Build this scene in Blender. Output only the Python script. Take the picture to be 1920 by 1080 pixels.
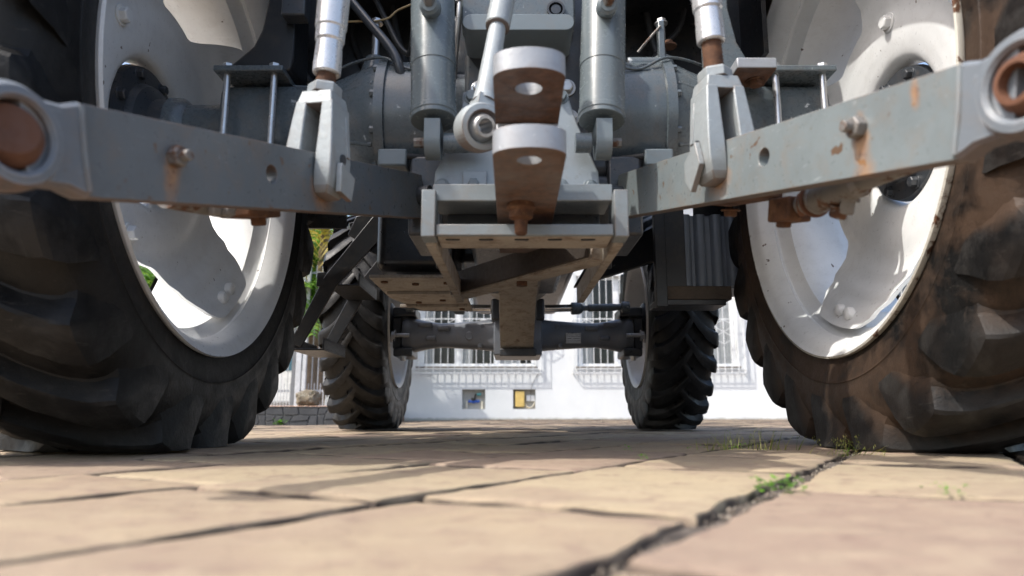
import bpy, bmesh, math, random
from mathutils import Vector, Matrix, noise
from mathutils.geometry import tessellate_polygon

for o in list(bpy.data.objects):
    bpy.data.objects.remove(o)
SC = bpy.context.scene
COL = SC.collection
R = math.radians
rnd = random.Random(7)

# ------------------------------------------------------------------ camera
F = 1330.0                      # focal length in pixels of a 1920 px wide picture
PITCH = R(10.15)
CAMZ = 0.07
cam_data = bpy.data.cameras.new('camera')
cam = bpy.data.objects.new('camera', cam_data)
COL.objects.link(cam)
cam.location = (0, 0, CAMZ)
cam.rotation_euler = (R(90) + PITCH, 0, 0)
cam_data.sensor_width = 36
cam_data.lens = F / 1920 * 36
cam_data.clip_start = 0.01
cam_data.clip_end = 400
cam_data.dof.use_dof = True
cam_data.dof.focus_distance = 1.9
cam_data.dof.aperture_fstop = 4.3
SC.camera = cam

# ------------------------------------------------------------------ world, sun, exposure
SUN_EL = R(52)
SUN_DIR = Vector((-0.87 * math.cos(SUN_EL), -0.49 * math.cos(SUN_EL), math.sin(SUN_EL))).normalized()
world = bpy.data.worlds.new('World')
SC.world = world
world.use_nodes = True
wn = world.node_tree
wn.nodes.clear()
w_out = wn.nodes.new('ShaderNodeOutputWorld')
w_bg = wn.nodes.new('ShaderNodeBackground')
w_sky = wn.nodes.new('ShaderNodeTexSky')
w_sky.sky_type = 'NISHITA'
w_sky.sun_disc = False
w_sky.sun_elevation = SUN_EL
w_sky.sun_rotation = math.atan2(SUN_DIR.x, SUN_DIR.y)
w_sky.dust_density = 3.5
w_sky.air_density = 1.0
w_sky.ozone_density = 0.6
w_bg.inputs['Strength'].default_value = 0.15
wn.links.new(w_sky.outputs[0], w_bg.inputs['Color'])
wn.links.new(w_bg.outputs[0], w_out.inputs['Surface'])
sun_data = bpy.data.lights.new('sun', 'SUN')
sun_data.energy = 2.0
sun_data.angle = R(0.8)
sun_data.color = (1.0, 0.97, 0.91)
sun = bpy.data.objects.new('sun', sun_data)
COL.objects.link(sun)
sun.location = (-6, -4, 9)
sun.rotation_euler = SUN_DIR.to_track_quat('Z', 'Y').to_euler()
SC.view_settings.view_transform = 'Standard'
SC.view_settings.look = 'None'
SC.view_settings.exposure = 1.18
SC.view_settings.gamma = 1
SC.view_settings.use_curve_mapping = False
SC.cycles.use_denoising = True
SC.cycles.max_bounces = 10
SC.cycles.diffuse_bounces = 6
SC.cycles.glossy_bounces = 4
SC.cycles.transparent_max_bounces = 16

# ------------------------------------------------------------------ helpers: photo ray -> point of the place
_s, _c = math.sin(PITCH), math.cos(PITCH)
def ray(u, v):
    a = (u - 960) / F
    b = (540 - v) / F
    return Vector((a, _c - b * _s, _s + b * _c))
CAM = Vector((0, 0, CAMZ))
def atd(u, v, d):               # point at optical depth d
    return CAM + ray(u, v) * d
def aty(u, v, y):               # point on the plane Y = y
    r = ray(u, v)
    return CAM + r * (y / r.y)
def onplane(u, v, p, n):
    r = ray(u, v)
    return CAM + r * ((p - CAM).dot(n) / r.dot(n))

# ------------------------------------------------------------------ helpers: objects
ROOT = {}
def thing(name, label, cat, loc=(0, 0, 0), group=None):
    o = bpy.data.objects.new(name, None)
    o.empty_display_size = 0.1
    COL.objects.link(o)
    o.location = loc
    o['label'] = label
    o['category'] = cat
    if group:
        o['group'] = group
    ROOT[o.name] = Vector(loc)
    return o
def tag(o, label, cat, group=None):
    o['label'] = label
    o['category'] = cat
    if group:
        o['group'] = group
    return o
def obj(name, bm, mat, parent=None, smooth=40, bevel=0.0, seg=2, origin=None):
    """one mesh object from a bmesh given in world coordinates"""
    off = Vector((0, 0, 0))
    if parent is not None:
        off = ROOT[parent.name]
    elif origin is not None:
        off = Vector(origin)
    if off.length:
        bmesh.ops.translate(bm, verts=bm.verts, vec=-off)
    bmesh.ops.recalc_face_normals(bm, faces=bm.faces)
    me = bpy.data.meshes.new(name)
    bm.to_mesh(me)
    bm.free()
    for m in (mat if isinstance(mat, (list, tuple)) else [mat]):
        me.materials.append(m)
    if smooth:
        me.shade_smooth()
        me.set_sharp_from_angle(angle=R(smooth))
    o = bpy.data.objects.new(name, me)
    COL.objects.link(o)
    if parent is not None:
        o.parent = parent
    else:
        o.location = off
    ROOT[o.name] = off
    if bevel:
        b = o.modifiers.new('bevel', 'BEVEL')
        b.width = bevel
        b.segments = seg
        b.limit_method = 'ANGLE'
        b.angle_limit = R(35)
        b.harden_normals = False
    return o
def structure(o):
    o['kind'] = 'structure'
    return o
def B():
    return bmesh.new()
def frame(d, up=(0, 0, 1)):
    d = Vector(d).normalized()
    up = Vector(up)
    x = up.cross(d)
    if x.length < 1e-4:
        x = Vector((1, 0, 0)).cross(d)
    x.normalize()
    y = d.cross(x).normalized()
    return x, y, d
def box(bm, c, size, m=None):
    r = bmesh.ops.create_cube(bm, size=1.0)
    M = Matrix.Translation(Vector(c)) @ ((m.to_4x4()) if m is not None else Matrix.Identity(4)) @ Matrix.Diagonal((size[0], size[1], size[2], 1))
    bmesh.ops.transform(bm, matrix=M, verts=r['verts'])
    return r['verts']
def bx(bm, x0, x1, y0, y1, z0, z1):
    return box(bm, ((x0 + x1) / 2, (y0 + y1) / 2, (z0 + z1) / 2), (abs(x1 - x0), abs(y1 - y0), abs(z1 - z0)))
def beam(bm, p0, p1, w, h, up=(0, 0, 1), w1=None, h1=None):
    """box bar from p0 to p1, w across, h along up"""
    p0, p1 = Vector(p0), Vector(p1)
    x, y, d = frame(p1 - p0, up)
    w1 = w if w1 is None else w1
    h1 = h if h1 is None else h1
    vs = []
    for p, ww, hh in ((p0, w, h), (p1, w1, h1)):
        for sx, sy in ((-1, -1), (1, -1), (1, 1), (-1, 1)):
            vs.append(bm.verts.new(p + x * sx * ww / 2 + y * sy * hh / 2))
    for f in ((0, 1, 2, 3), (7, 6, 5, 4), (0, 4, 5, 1), (1, 5, 6, 2), (2, 6, 7, 3), (3, 7, 4, 0)):
        bm.faces.new([vs[i] for i in f])
    return vs
def lathe(bm, p, d, prof, n=32, cap0=True, cap1=True, up=(0, 0, 1), sq=0.0):
    """prof: list of (radius, distance along d); sq>0 squares the section"""
    p = Vector(p)
    x, y, d = frame(d, up)
    rings = []
    for r, a in prof:
        ring = []
        for i in range(n):
            t = 2 * math.pi * i / n
            rr = r
            if sq:
                q = (abs(math.cos(t)) ** 8 + abs(math.sin(t)) ** 8) ** (-1 / 8)
                rr = r * (1 + (q - 1) * sq)
            ring.append(bm.verts.new(p + d * a + x * rr * math.cos(t) + y * rr * math.sin(t)))
        rings.append(ring)
    for k in range(len(rings) - 1):
        a, b = rings[k], rings[k + 1]
        for i in range(n):
            j = (i + 1) % n
            bm.faces.new((a[i], a[j], b[j], b[i]))
    if cap0:
        bm.faces.new(rings[0][::-1])
    if cap1:
        bm.faces.new(rings[-1])
    return rings
def cyl(bm, p0, p1, r0, r1=None, n=24):
    p0, p1 = Vector(p0), Vector(p1)
    r1 = r0 if r1 is None else r1
    return lathe(bm, p0, p1 - p0, [(r0, 0), (r1, (p1 - p0).length)], n)
def catmull(pts, n=8):
    P = [Vector(p) for p in pts]
    P = [P[0] * 2 - P[1]] + P + [P[-1] * 2 - P[-2]]
    out = []
    for i in range(1, len(P) - 2):
        for k in range(n):
            t = k / n
            a, b, c, d = P[i - 1], P[i], P[i + 1], P[i + 2]
            out.append(0.5 * ((2 * b) + (c - a) * t + (2 * a - 5 * b + 4 * c - d) * t * t + (3 * b - a - 3 * c + d) * t ** 3))
    out.append(P[-2])
    return out
def tube(bm, pts, r, n=10, smoothn=8):
    pts = catmull(pts, smoothn) if smoothn else [Vector(p) for p in pts]
    rings = []
    x = None
    for i, p in enumerate(pts):
        d = (pts[min(i + 1, len(pts) - 1)] - pts[max(i - 1, 0)]).normalized()
        if x is None:
            x = frame(d)[0]
        x = (x - d * x.dot(d)).normalized()
        y = d.cross(x)
        rr = r(i / (len(pts) - 1)) if callable(r) else r
        rings.append([bm.verts.new(p + x * rr * math.cos(2 * math.pi * k / n) + y * rr * math.sin(2 * math.pi * k / n)) for k in range(n)])
    for a, b in zip(rings, rings[1:]):
        for i in range(n):
            j = (i + 1) % n
            bm.faces.new((a[i], a[j], b[j], b[i]))
    bm.faces.new(rings[0][::-1])
    bm.faces.new(rings[-1])
def plate(bm, outer, holes, e1, e2, n, origin, t0, t1):
    """flat plate: 2-D outline + holes in axes e1,e2 at origin, from t0 to t1 along n"""
    e1, e2, n, origin = Vector(e1), Vector(e2), Vector(n), Vector(origin)
    loops = [outer] + list(holes)
    flat = [p for l in loops for p in l]
    tris = tessellate_polygon([[Vector((p[0], p[1], 0)) for p in l] for l in loops])
    A = [bm.verts.new(origin + e1 * p[0] + e2 * p[1] + n * t0) for p in flat]
    Bv = [bm.verts.new(origin + e1 * p[0] + e2 * p[1] + n * t1) for p in flat]
    for t in tris:
        try:
            bm.faces.new([A[i] for i in t])
            bm.faces.new([Bv[i] for i in reversed(t)])
        except ValueError:
            pass
    k = 0
    for l in loops:
        m = len(l)
        for i in range(m):
            j = (i + 1) % m
            bm.faces.new((A[k + i], A[k + j], Bv[k + j], Bv[k + i]))
        k += m
def circ(cx, cy, r, n=20, a0=0.0, a1=2 * math.pi, ry=None):
    full = abs(a1 - a0 - 2 * math.pi) < 1e-6
    m = n if full else n - 1
    ry = r if ry is None else ry
    return [(cx + r * math.cos(a0 + (a1 - a0) * i / m), cy + ry * math.sin(a0 + (a1 - a0) * i / m)) for i in range(n)]
def hexbolt(bm, p, d, r, h, washer=True, shank=0.0):
    p, d = Vector(p), Vector(d).normalized()
    if washer:
        lathe(bm, p, d, [(r * 1.35, -0.001), (r * 1.35, h * 0.18)], 20)
    lathe(bm, p, d, [(r, 0), (r, h * 0.85), (r * 0.86, h)], 6)
    if shank:
        lathe(bm, p, d, [(r * 0.5, 0), (r * 0.5, h + shank)], 12)
def smoothstep(a, b, x):
    t = max(0.0, min(1.0, (x - a) / (b - a)))
    return t * t * (3 - 2 * t)

# ------------------------------------------------------------------ helpers: materials
def new_mat(name):
    m = bpy.data.materials.new(name)
    m.use_nodes = True
    nt = m.node_tree
    return m, nt, nt.nodes['Principled BSDF']
def N(nt, typ, **kw):
    n = nt.nodes.new(typ)
    for k, v in kw.items():
        if k in n.inputs:
            n.inputs[k].default_value = v
        else:
            setattr(n, k, v)
    return n
def tex_noise(nt, coord, scale, detail=6, rough=0.6, dist=0.0, sc=None):
    n = nt.nodes.new('ShaderNodeTexNoise')
    n.inputs['Scale'].default_value = scale
    n.inputs['Detail'].default_value = detail
    n.inputs['Roughness'].default_value = rough
    n.inputs['Distortion'].default_value = dist
    if sc is not None:
        mp = nt.nodes.new('ShaderNodeMapping')
        mp.inputs['Scale'].default_value = sc
        nt.links.new(coord, mp.inputs['Vector'])
        coord = mp.outputs[0]
    nt.links.new(coord, n.inputs['Vector'])
    return n.outputs['Fac']
def ramp(nt, fac, stops):
    r = nt.nodes.new('ShaderNodeValToRGB')
    els = r.color_ramp.elements
    while len(els) > 1:
        els.remove(els[-1])
    els[0].position = stops[0][0]
    c = stops[0][1]
    els[0].color = (c, c, c, 1) if not isinstance(c, tuple) else (*c, 1)
    for p, c in stops[1:]:
        e = els.new(p)
        e.color = (c, c, c, 1) if not isinstance(c, tuple) else (*c, 1)
    nt.links.new(fac, r.inputs['Fac'])
    return r.outputs['Color']
def mixc(nt, fac, a, b, mode='MIX'):
    m = nt.nodes.new('ShaderNodeMix')
    m.data_type = 'RGBA'
    m.blend_type = mode
    for sock, val in ((m.inputs['Factor'], fac), (m.inputs[6], a), (m.inputs[7], b)):
        if isinstance(val, (int, float)):
            sock.default_value = val
        elif isinstance(val, tuple):
            sock.default_value = (*val, 1)
        else:
            nt.links.new(val, sock)
    return m.outputs[2]
def mathn(nt, op, a, b=None, clamp=False):
    m = nt.nodes.new('ShaderNodeMath')
    m.operation = op
    m.use_clamp = clamp
    for i, v in enumerate((a, b)):
        if v is None:
            continue
        if isinstance(v, (int, float)):
            m.inputs[i].default_value = v
        else:
            nt.links.new(v, m.inputs[i])
    return m.outputs[0]
def bump(nt, bsdf, h, strength=0.3, dist=0.002):
    b = nt.nodes.new('ShaderNodeBump')
    b.inputs['Strength'].default_value = strength
    b.inputs['Distance'].default_value = dist
    nt.links.new(h, b.inputs['Height'])
    nt.links.new(b.outputs[0], bsdf.inputs['Normal'])
def ocoord(nt):
    return nt.nodes.new('ShaderNodeTexCoord').outputs['Object']
RUST_A, RUST_B = (0.040, 0.017, 0.009), (0.130, 0.055, 0.023)

def mat_paint(name, col, rough=0.42, metal=0.0, var=0.12, dirt=0.35, dirtcol=(0.20, 0.135, 0.085), rust=0.0,
              under_rust=0.0, spots=(), bumpy=0.15, spec=0.5, chips=0.0, chipcol=(0.02, 0.02, 0.02), edge=None, edge_r=0.004, scratch=0.0):
    m, nt, p = new_mat(name)
    co = ocoord(nt)
    big = tex_noise(nt, co, 7, 5, 0.6)
    fine = tex_noise(nt, co, 90, 5, 0.65)
    mid = tex_noise(nt, co, 26, 8, 0.7, 0.4)
    lo = tuple(c * (1 - var) for c in col)
    hi = tuple(min(1, c * (1 + var)) for c in col)
    c = ramp(nt, big, [(0.3, lo), (0.7, hi)])
    if dirt:
        d = mathn(nt, 'MULTIPLY', ramp(nt, mid, [(0.50, 0.0), (0.72, 1.0)]), dirt)
        c = mixc(nt, d, c, dirtcol)
        sp = mathn(nt, 'MULTIPLY', ramp(nt, fine, [(0.63, 0.0), (0.72, 1.0)]), min(1, dirt * 1.3))
        c = mixc(nt, sp, c, tuple(x * 0.5 for x in dirtcol))
    if chips:
        ch = tex_noise(nt, co, 45, 4, 0.55, 0.2)
        c = mixc(nt, ramp(nt, ch, [(1 - chips - 0.01, 0.0), (1 - chips + 0.01, 1.0)]), c, chipcol)
    if scratch:
        for scl, rot in (((3, 40, 40), 0.5), ((40, 4, 60), 1.1)):
            mp_ = nt.nodes.new('ShaderNodeMapping')
            mp_.inputs['Scale'].default_value = scl
            mp_.inputs['Rotation'].default_value = (rot, rot * .7, rot * 1.3)
            nt.links.new(co, mp_.inputs['Vector'])
            sn = tex_noise(nt, mp_.outputs[0], 3, 4, .6)
            c = mixc(nt, mathn(nt, 'MULTIPLY', ramp(nt, sn, [(.66, 0.0), (.72, 1.0)]), scratch), c, tuple(min(1, x * 1.6 + .08) for x in col))
        gr_ = tex_noise(nt, co, 16, 6, .7, 1.0)
        c = mixc(nt, mathn(nt, 'MULTIPLY', ramp(nt, gr_, [(.52, 0.0), (.70, 1.0)]), scratch * .6), c, tuple(x * .55 for x in col))
    if edge is not None:
        bv = nt.nodes.new('ShaderNodeBevel')
        bv.samples = 4
        bv.inputs['Radius'].default_value = edge_r
        gg = nt.nodes.new('ShaderNodeNewGeometry')
        dt = nt.nodes.new('ShaderNodeVectorMath')
        dt.operation = 'DOT_PRODUCT'
        nt.links.new(bv.outputs[0], dt.inputs[0])
        nt.links.new(gg.outputs['Normal'], dt.inputs[1])
        ew = mathn(nt, 'SUBTRACT', 1.0, dt.outputs['Value'])
        ew = mathn(nt, 'MULTIPLY', ramp(nt, ew, [(.02, 0.0), (.16, 1.0)]), ramp(nt, mid, [(.38, 0.0), (.58, 1.0)]))
        c = mixc(nt, ew, c, edge)
    rr = ramp(nt, fine, [(0.3, rough * 0.85), (0.7, min(1, rough * 1.25))])
    rustcol = ramp(nt, tex_noise(nt, co, 60, 6, 0.7), [(0.3, RUST_A), (0.7, RUST_B)])
    rm = None
    if rust:
        rm = ramp(nt, mid, [(max(0, 0.68 - rust * 0.4), 0.0), (0.74 - rust * 0.4, 1.0)])
    if under_rust:
        g = nt.nodes.new('ShaderNodeNewGeometry')
        sx = nt.nodes.new('ShaderNodeSeparateXYZ')
        nt.links.new(g.outputs['True Normal'], sx.inputs[0])
        dn = mathn(nt, 'MULTIPLY', sx.outputs['Z'], -1.0)
        um = mathn(nt, 'MULTIPLY', ramp(nt, dn, [(0.35, 0.0), (0.75, 1.0)]), ramp(nt, big, [(0.25, under_rust * 0.55), (0.6, under_rust)]))
        rm = um if rm is None else mathn(nt, 'MAXIMUM', rm, um)
    spm = None
    for (pos, size) in spots:
        mp = nt.nodes.new('ShaderNodeVectorMath')
        mp.operation = 'SUBTRACT'
        nt.links.new(co, mp.inputs[0])
        mp.inputs[1].default_value = pos
        dv = nt.nodes.new('ShaderNodeVectorMath')
        dv.operation = 'DIVIDE'
        nt.links.new(mp.outputs[0], dv.inputs[0])
        dv.inputs[1].default_value = size
        ln = nt.nodes.new('ShaderNodeVectorMath')
        ln.operation = 'LENGTH'
        nt.links.new(dv.outputs[0], ln.inputs[0])
        fall = mathn(nt, 'ADD', ln.outputs['Value'], mathn(nt, 'MULTIPLY', mathn(nt, 'SUBTRACT', mid, 0.5), 1.6))
        sm = mathn(nt, 'MULTIPLY', ramp(nt, fall, [(0.25, 1.0), (1.1, 0.0)]), 0.7)
        spm = sm if spm is None else mathn(nt, 'MAXIMUM', spm, sm)
    if spm is not None:
        c = mixc(nt, spm, c, ramp(nt, fine, [(0.3, (0.20, 0.085, 0.030)), (0.7, (0.42, 0.22, 0.085))]))
    if rm is not None:
        c = mixc(nt, rm, c, rustcol)
        rmix = mixc(nt, rm, rr, (0.85, 0.85, 0.85))
        nt.links.new(rmix, p.inputs['Roughness'])
        if metal:
            nt.links.new(mathn(nt, 'MULTIPLY', mathn(nt, 'SUBTRACT', 1.0, rm), metal), p.inputs['Metallic'])
    else:
        nt.links.new(rr, p.inputs['Roughness'])
        p.inputs['Metallic'].default_value = metal
    nt.links.new(c, p.inputs['Base Color'])
    p.inputs['Specular IOR Level'].default_value = spec
    if bumpy:
        bump(nt, p, mathn(nt, 'ADD', mid, mathn(nt, 'MULTIPLY', fine, 0.5)), bumpy, 0.002)
    return m
def mat_plain(name, col, rough=0.6, metal=0.0, spec=0.5):
    m, nt, p = new_mat(name)
    co = ocoord(nt)
    c = ramp(nt, tex_noise(nt, co, 12, 5, 0.6), [(0.3, tuple(x * 0.85 for x in col)), (0.7, tuple(min(1, x * 1.12) for x in col))])
    nt.links.new(c, p.inputs['Base Color'])
    p.inputs['Roughness'].default_value = rough
    p.inputs['Metallic'].default_value = metal
    p.inputs['Specular IOR Level'].default_value = spec
    return m

def mat_rubber(name, dust, dustcol, rough=0.62, clean=0.85):
    m, nt, p = new_mat(name)
    co = ocoord(nt)
    big = tex_noise(nt, co, 5, 6, 0.6, 0.5)
    mid = tex_noise(nt, co, 22, 8, 0.7, 0.3)
    fine = tex_noise(nt, co, 140, 4, 0.7)
    c = ramp(nt, mid, [(0.3, (0.0028, 0.0028, 0.0031)), (0.7, (0.0095, 0.0094, 0.0093))])
    d = mathn(nt, 'MULTIPLY', ramp(nt, mathn(nt, 'ADD', mathn(nt, 'MULTIPLY', big, 0.65), mathn(nt, 'MULTIPLY', mid, 0.35)), [(0.42, 0.0), (0.56, 1.0)]), dust)
    la = nt.nodes.new('ShaderNodeAttribute')
    la.attribute_name = 'lug'
    wornm = mathn(nt, 'MULTIPLY', la.outputs['Fac'], clean)
    d = mathn(nt, 'MULTIPLY', d, mathn(nt, 'SUBTRACT', 1.0, wornm))     # lug faces are scrubbed clean
    c = mixc(nt, d, c, dustcol)
    gd = ramp(nt, tex_noise(nt, co, 11, 7, 0.65, 0.6), [(0.48, 0.0), (0.62, 1.0)])
    c = mixc(nt, mathn(nt, 'MULTIPLY', mathn(nt, 'MULTIPLY', gd, wornm), 0.7), c, (0.034, 0.032, 0.030))
    sc = tex_noise(nt, co, 30, 3, 0.6, 1.2, (1, 1, 6))
    c = mixc(nt, mathn(nt, 'MULTIPLY', ramp(nt, sc, [(0.66, 0.0), (0.70, 1.0)]), 0.3), c, (0.075, 0.068, 0.06))
    nt.links.new(c, p.inputs['Base Color'])
    nt.links.new(ramp(nt, mid, [(0.3, rough - 0.16), (0.7, rough + 0.14)]), p.inputs['Roughness'])
    p.inputs['Specular IOR Level'].default_value = 0.28
    bump(nt, p, mathn(nt, 'ADD', mid, mathn(nt, 'MULTIPLY', fine, 0.45)), 0.42, 0.004)
    return m

M = {}
M['white'] = mat_paint('white_rim_paint', (0.70, 0.705, 0.70), 0.30, dirt=0.13, dirtcol=(0.24, 0.19, 0.14), var=0.06, bumpy=0.08, scratch=.12, chips=.285, chipcol=(.12, .09, .07))
M['grey'] = mat_paint('grey_machine_paint', (0.088, 0.107, 0.118), 0.27, dirt=0.25, var=0.16, bumpy=0.14, chips=0.30, chipcol=(0.42, 0.44, 0.45))
M['grey_l'] = mat_paint('light_grey_machine_paint', (0.140, 0.168, 0.182), 0.36, dirt=0.18, var=0.10, bumpy=0.14)
M['grey_d'] = mat_paint('dark_grey_machine_paint', (0.036, 0.041, 0.048), 0.3, dirt=0.22, var=0.15, bumpy=0.2)
M['axle'] = mat_paint('blue_grey_cast_paint', (0.135, 0.150, 0.175), 0.30, dirt=0.2, var=0.15, bumpy=0.35)
M['plate'] = mat_paint('pale_grey_hitch_paint', (0.180, 0.208, 0.222), 0.45, dirt=0.25, var=0.10, bumpy=0.3, scratch=.35, edge=(.16, .085, .045))
M['cast'] = mat_paint('silver_cast_paint', (0.29, 0.318, 0.328), 0.45, metal=0.2, dirt=0.3, var=0.12, under_rust=0.8, bumpy=0.6, scratch=.3, edge=(.20, .11, .06), edge_r=.003)
M['steel'] = mat_paint('bare_steel', (0.50, 0.50, 0.50), 0.3, metal=0.8, dirt=0.25, var=0.08, bumpy=0.08)
M['chrome'] = mat_plain('polished_rod_steel', (0.75, 0.75, 0.75), 0.12, 1.0)
M['rust'] = mat_paint('rusty_steel', (0.14, 0.07, 0.035), 0.8, rust=0.75, dirt=0.3, bumpy=0.5)
M['rustgrey'] = mat_paint('half_rusted_steel', (0.17, 0.160, 0.150), 0.5, metal=0.3, rust=0.40, dirt=0.5, dirtcol=(.10, .055, .03), bumpy=0.3)
M['black'] = mat_paint('black_chassis_paint', (0.012, 0.013, 0.015), 0.34, dirt=0.12, var=0.2, bumpy=0.12, chips=0.28, chipcol=(0.10, 0.10, 0.10))
M['blackp'] = mat_paint('black_plastic', (0.010, 0.0105, 0.012), 0.30, dirt=0.12, var=0.1, bumpy=0.1)
M['dirty'] = mat_paint('dusty_underbody_paint', (0.33, 0.295, 0.25), 0.7, dirt=0.8, dirtcol=(0.11, 0.06, 0.032), var=0.18, bumpy=0.5, scratch=.4, edge=(.10, .05, .025))
M['drawbar'] = mat_paint('worn_drawbar_steel', (0.30, 0.315, 0.335), 0.42, metal=0.25, dirt=0.2, under_rust=1.0, bumpy=0.3, scratch=.35, edge=(.20, .10, .045), edge_r=.003)
M['tyre_l'] = mat_rubber('black_tyre_rubber', 0.6, (0.020, 0.0185, 0.0170), 0.52)
M['tyre_r'] = mat_rubber('muddy_tyre_rubber', 0.9, (0.058, 0.036, 0.0235), 0.52)
M['tyre_f'] = mat_rubber('dusty_tyre_rubber', 0.6, (0.030, 0.031, 0.033), 0.52)
M['hose'] = mat_plain('black_hose_rubber', (0.02, 0.02, 0.021), 0.5)
M['wire'] = mat_plain('tan_wire', (0.30, 0.22, 0.11), 0.6)

# =================================================================== the setting
def gz(x, y):                    # the yard dips a little at the far left
    return -0.05 * smoothstep(0.2, -3.0, x) * smoothstep(4.0, 9.0, y)

# ------------------------------------------------------------------ ground sheet (joint sand)
m, nt, p = new_mat('joint_sand')
co = ocoord(nt)
nt.links.new(ramp(nt, tex_noise(nt, co, 40, 8, .7), [(.35, (.045, .036, .030)), (.55, (.11, .09, .075)), (.75, (.26, .22, .18))]), p.inputs['Base Color'])
p.inputs['Roughness'].default_value = .95
bump(nt, p, tex_noise(nt, co, 120, 6, .7), .8, .006)
M['sand'] = m
bm = B()
xs = [-150, -60, -30, -16, -10] + [-8 + .5 * i for i in range(14)] + [-1.25 + .02 * i for i in range(126)] + [1.5 + .5 * i for i in range(14)] + [10, 16, 30, 60, 150]
ys = [-60, -20, -6, -2, -.5, 0] + [.2 + .02 * i for i in range(95)] + [2.25 + .25 * i for i in range(52)] + [16, 18, 22, 30, 60, 120, 250]
grid = [[bm.verts.new((x, y, gz(x, y) - .010 + (.006 * noise.noise(Vector((x * 9, y * 9, 3))) if abs(x) < 1.3 and .1 < y < 2.2 else 0))) for x in xs] for y in ys]
for j in range(len(ys) - 1):
    for i in range(len(xs) - 1):
        bm.faces.new((grid[j][i], grid[j][i + 1], grid[j + 1][i + 1], grid[j + 1][i]))
ground = structure(obj('ground', bm, M['sand'], None, 30))

# ------------------------------------------------------------------ stone pavers
m, nt, p = new_mat('sandstone_paver')
co = ocoord(nt)
oi = nt.nodes.new('ShaderNodeObjectInfo')
vadd = nt.nodes.new('ShaderNodeVectorMath')
vadd.operation = 'ADD'
at = nt.nodes.new('ShaderNodeAttribute')
at.attribute_name = 'tone'
nt.links.new(co, vadd.inputs[0])
nt.links.new(at.outputs['Color'], vadd.inputs[1])
cc = vadd.outputs[0]
big = tex_noise(nt, cc, 5, 6, .6, .8)
lay = tex_noise(nt, cc, 14, 8, .65, .6, (1, 2.2, 1))
fine = tex_noise(nt, cc, 160, 5, .7)
base = ramp(nt, at.outputs['Fac'], [(.0, (.335, .268, .180)), (.25, (.36, .292, .197)), (.5, (.318, .247, .170)), (.75, (.37, .300, .200)), (.9, (.285, .212, .160)), (1, (.345, .258, .190))])
c = mixc(nt, mathn(nt, 'MULTIPLY', ramp(nt, big, [(.42, 0.0), (.62, 1.0)]), .6), base, (.26, .19, .145))
c = mixc(nt, mathn(nt, 'MULTIPLY', ramp(nt, lay, [(.50, 0.0), (.68, 1.0)]), .40), c, (.42, .345, .24))
c = mixc(nt, mathn(nt, 'MULTIPLY', ramp(nt, fine, [(.56, 0.0), (.72, 1.0)]), .30), c, (.20, .14, .11))
blot = tex_noise(nt, cc, 38, 5, .6, .4)
c = mixc(nt, mathn(nt, 'MULTIPLY', ramp(nt, blot, [(.53, 0.0), (.66, 1.0)]), .5), c, (.20, .135, .11))
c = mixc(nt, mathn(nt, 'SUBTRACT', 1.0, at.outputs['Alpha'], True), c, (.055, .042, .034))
nt.links.new(c, p.inputs['Base Color'])
p.inputs['Roughness'].default_value = .82
p.inputs['Specular IOR Level'].default_value = .3
pit = tex_noise(nt, cc, 75, 6, .75)
c2 = mixc(nt, mathn(nt, 'MULTIPLY', ramp(nt, pit, [(.60, 0.0), (.68, 1.0)]), .5), c, (.10, .07, .055))
nt.links.new(c2, p.inputs['Base Color'])
bump(nt, p, mathn(nt, 'ADD', mathn(nt, 'ADD', lay, mathn(nt, 'MULTIPLY', fine, .5)), mathn(nt, 'MULTIPLY', pit, .7)), .5, .005)
M['paver'] = m

ang = R(59.5)                    # courses run 30 deg off the viewing direction
ec_ = Vector((math.cos(ang), math.sin(ang), 0))          # along a course
ep_ = Vector((math.sin(ang), -math.cos(ang), 0))         # across, to the right
A0 = Vector((.030, .345, 0))     # a point on the widest joint
CW = .258
pav = thing('pavement', 'x', 'x')
del pav['label']
del pav['category']
pav.name = 'pavement'
pav['kind'] = 'structure'
ROOT[pav.name] = Vector((0, 0, 0))
stones = []
rp = random.Random(21)
cross = {-1: (-.25, .205, .66), 0: (.02, .45, .88), -2: (.16, .55)}
for ci in range(-75, 72):
    s0 = -14.0 + rp.uniform(0, .4)
    ends = [s0]
    while ends[-1] < 24:
        ends.append(ends[-1] + rp.uniform(.26, .44))
    if ci in cross:
        for tgt in cross[ci]:
            pass
        lo_, hi_ = min(cross[ci]), max(cross[ci])
        ends = [e for e in ends if e < lo_ - .2 or e > hi_ + .2] + list(cross[ci])
        ends.sort()
    for a, b in zip(ends, ends[1:]):
        stones.append((ci, a, b))
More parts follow.
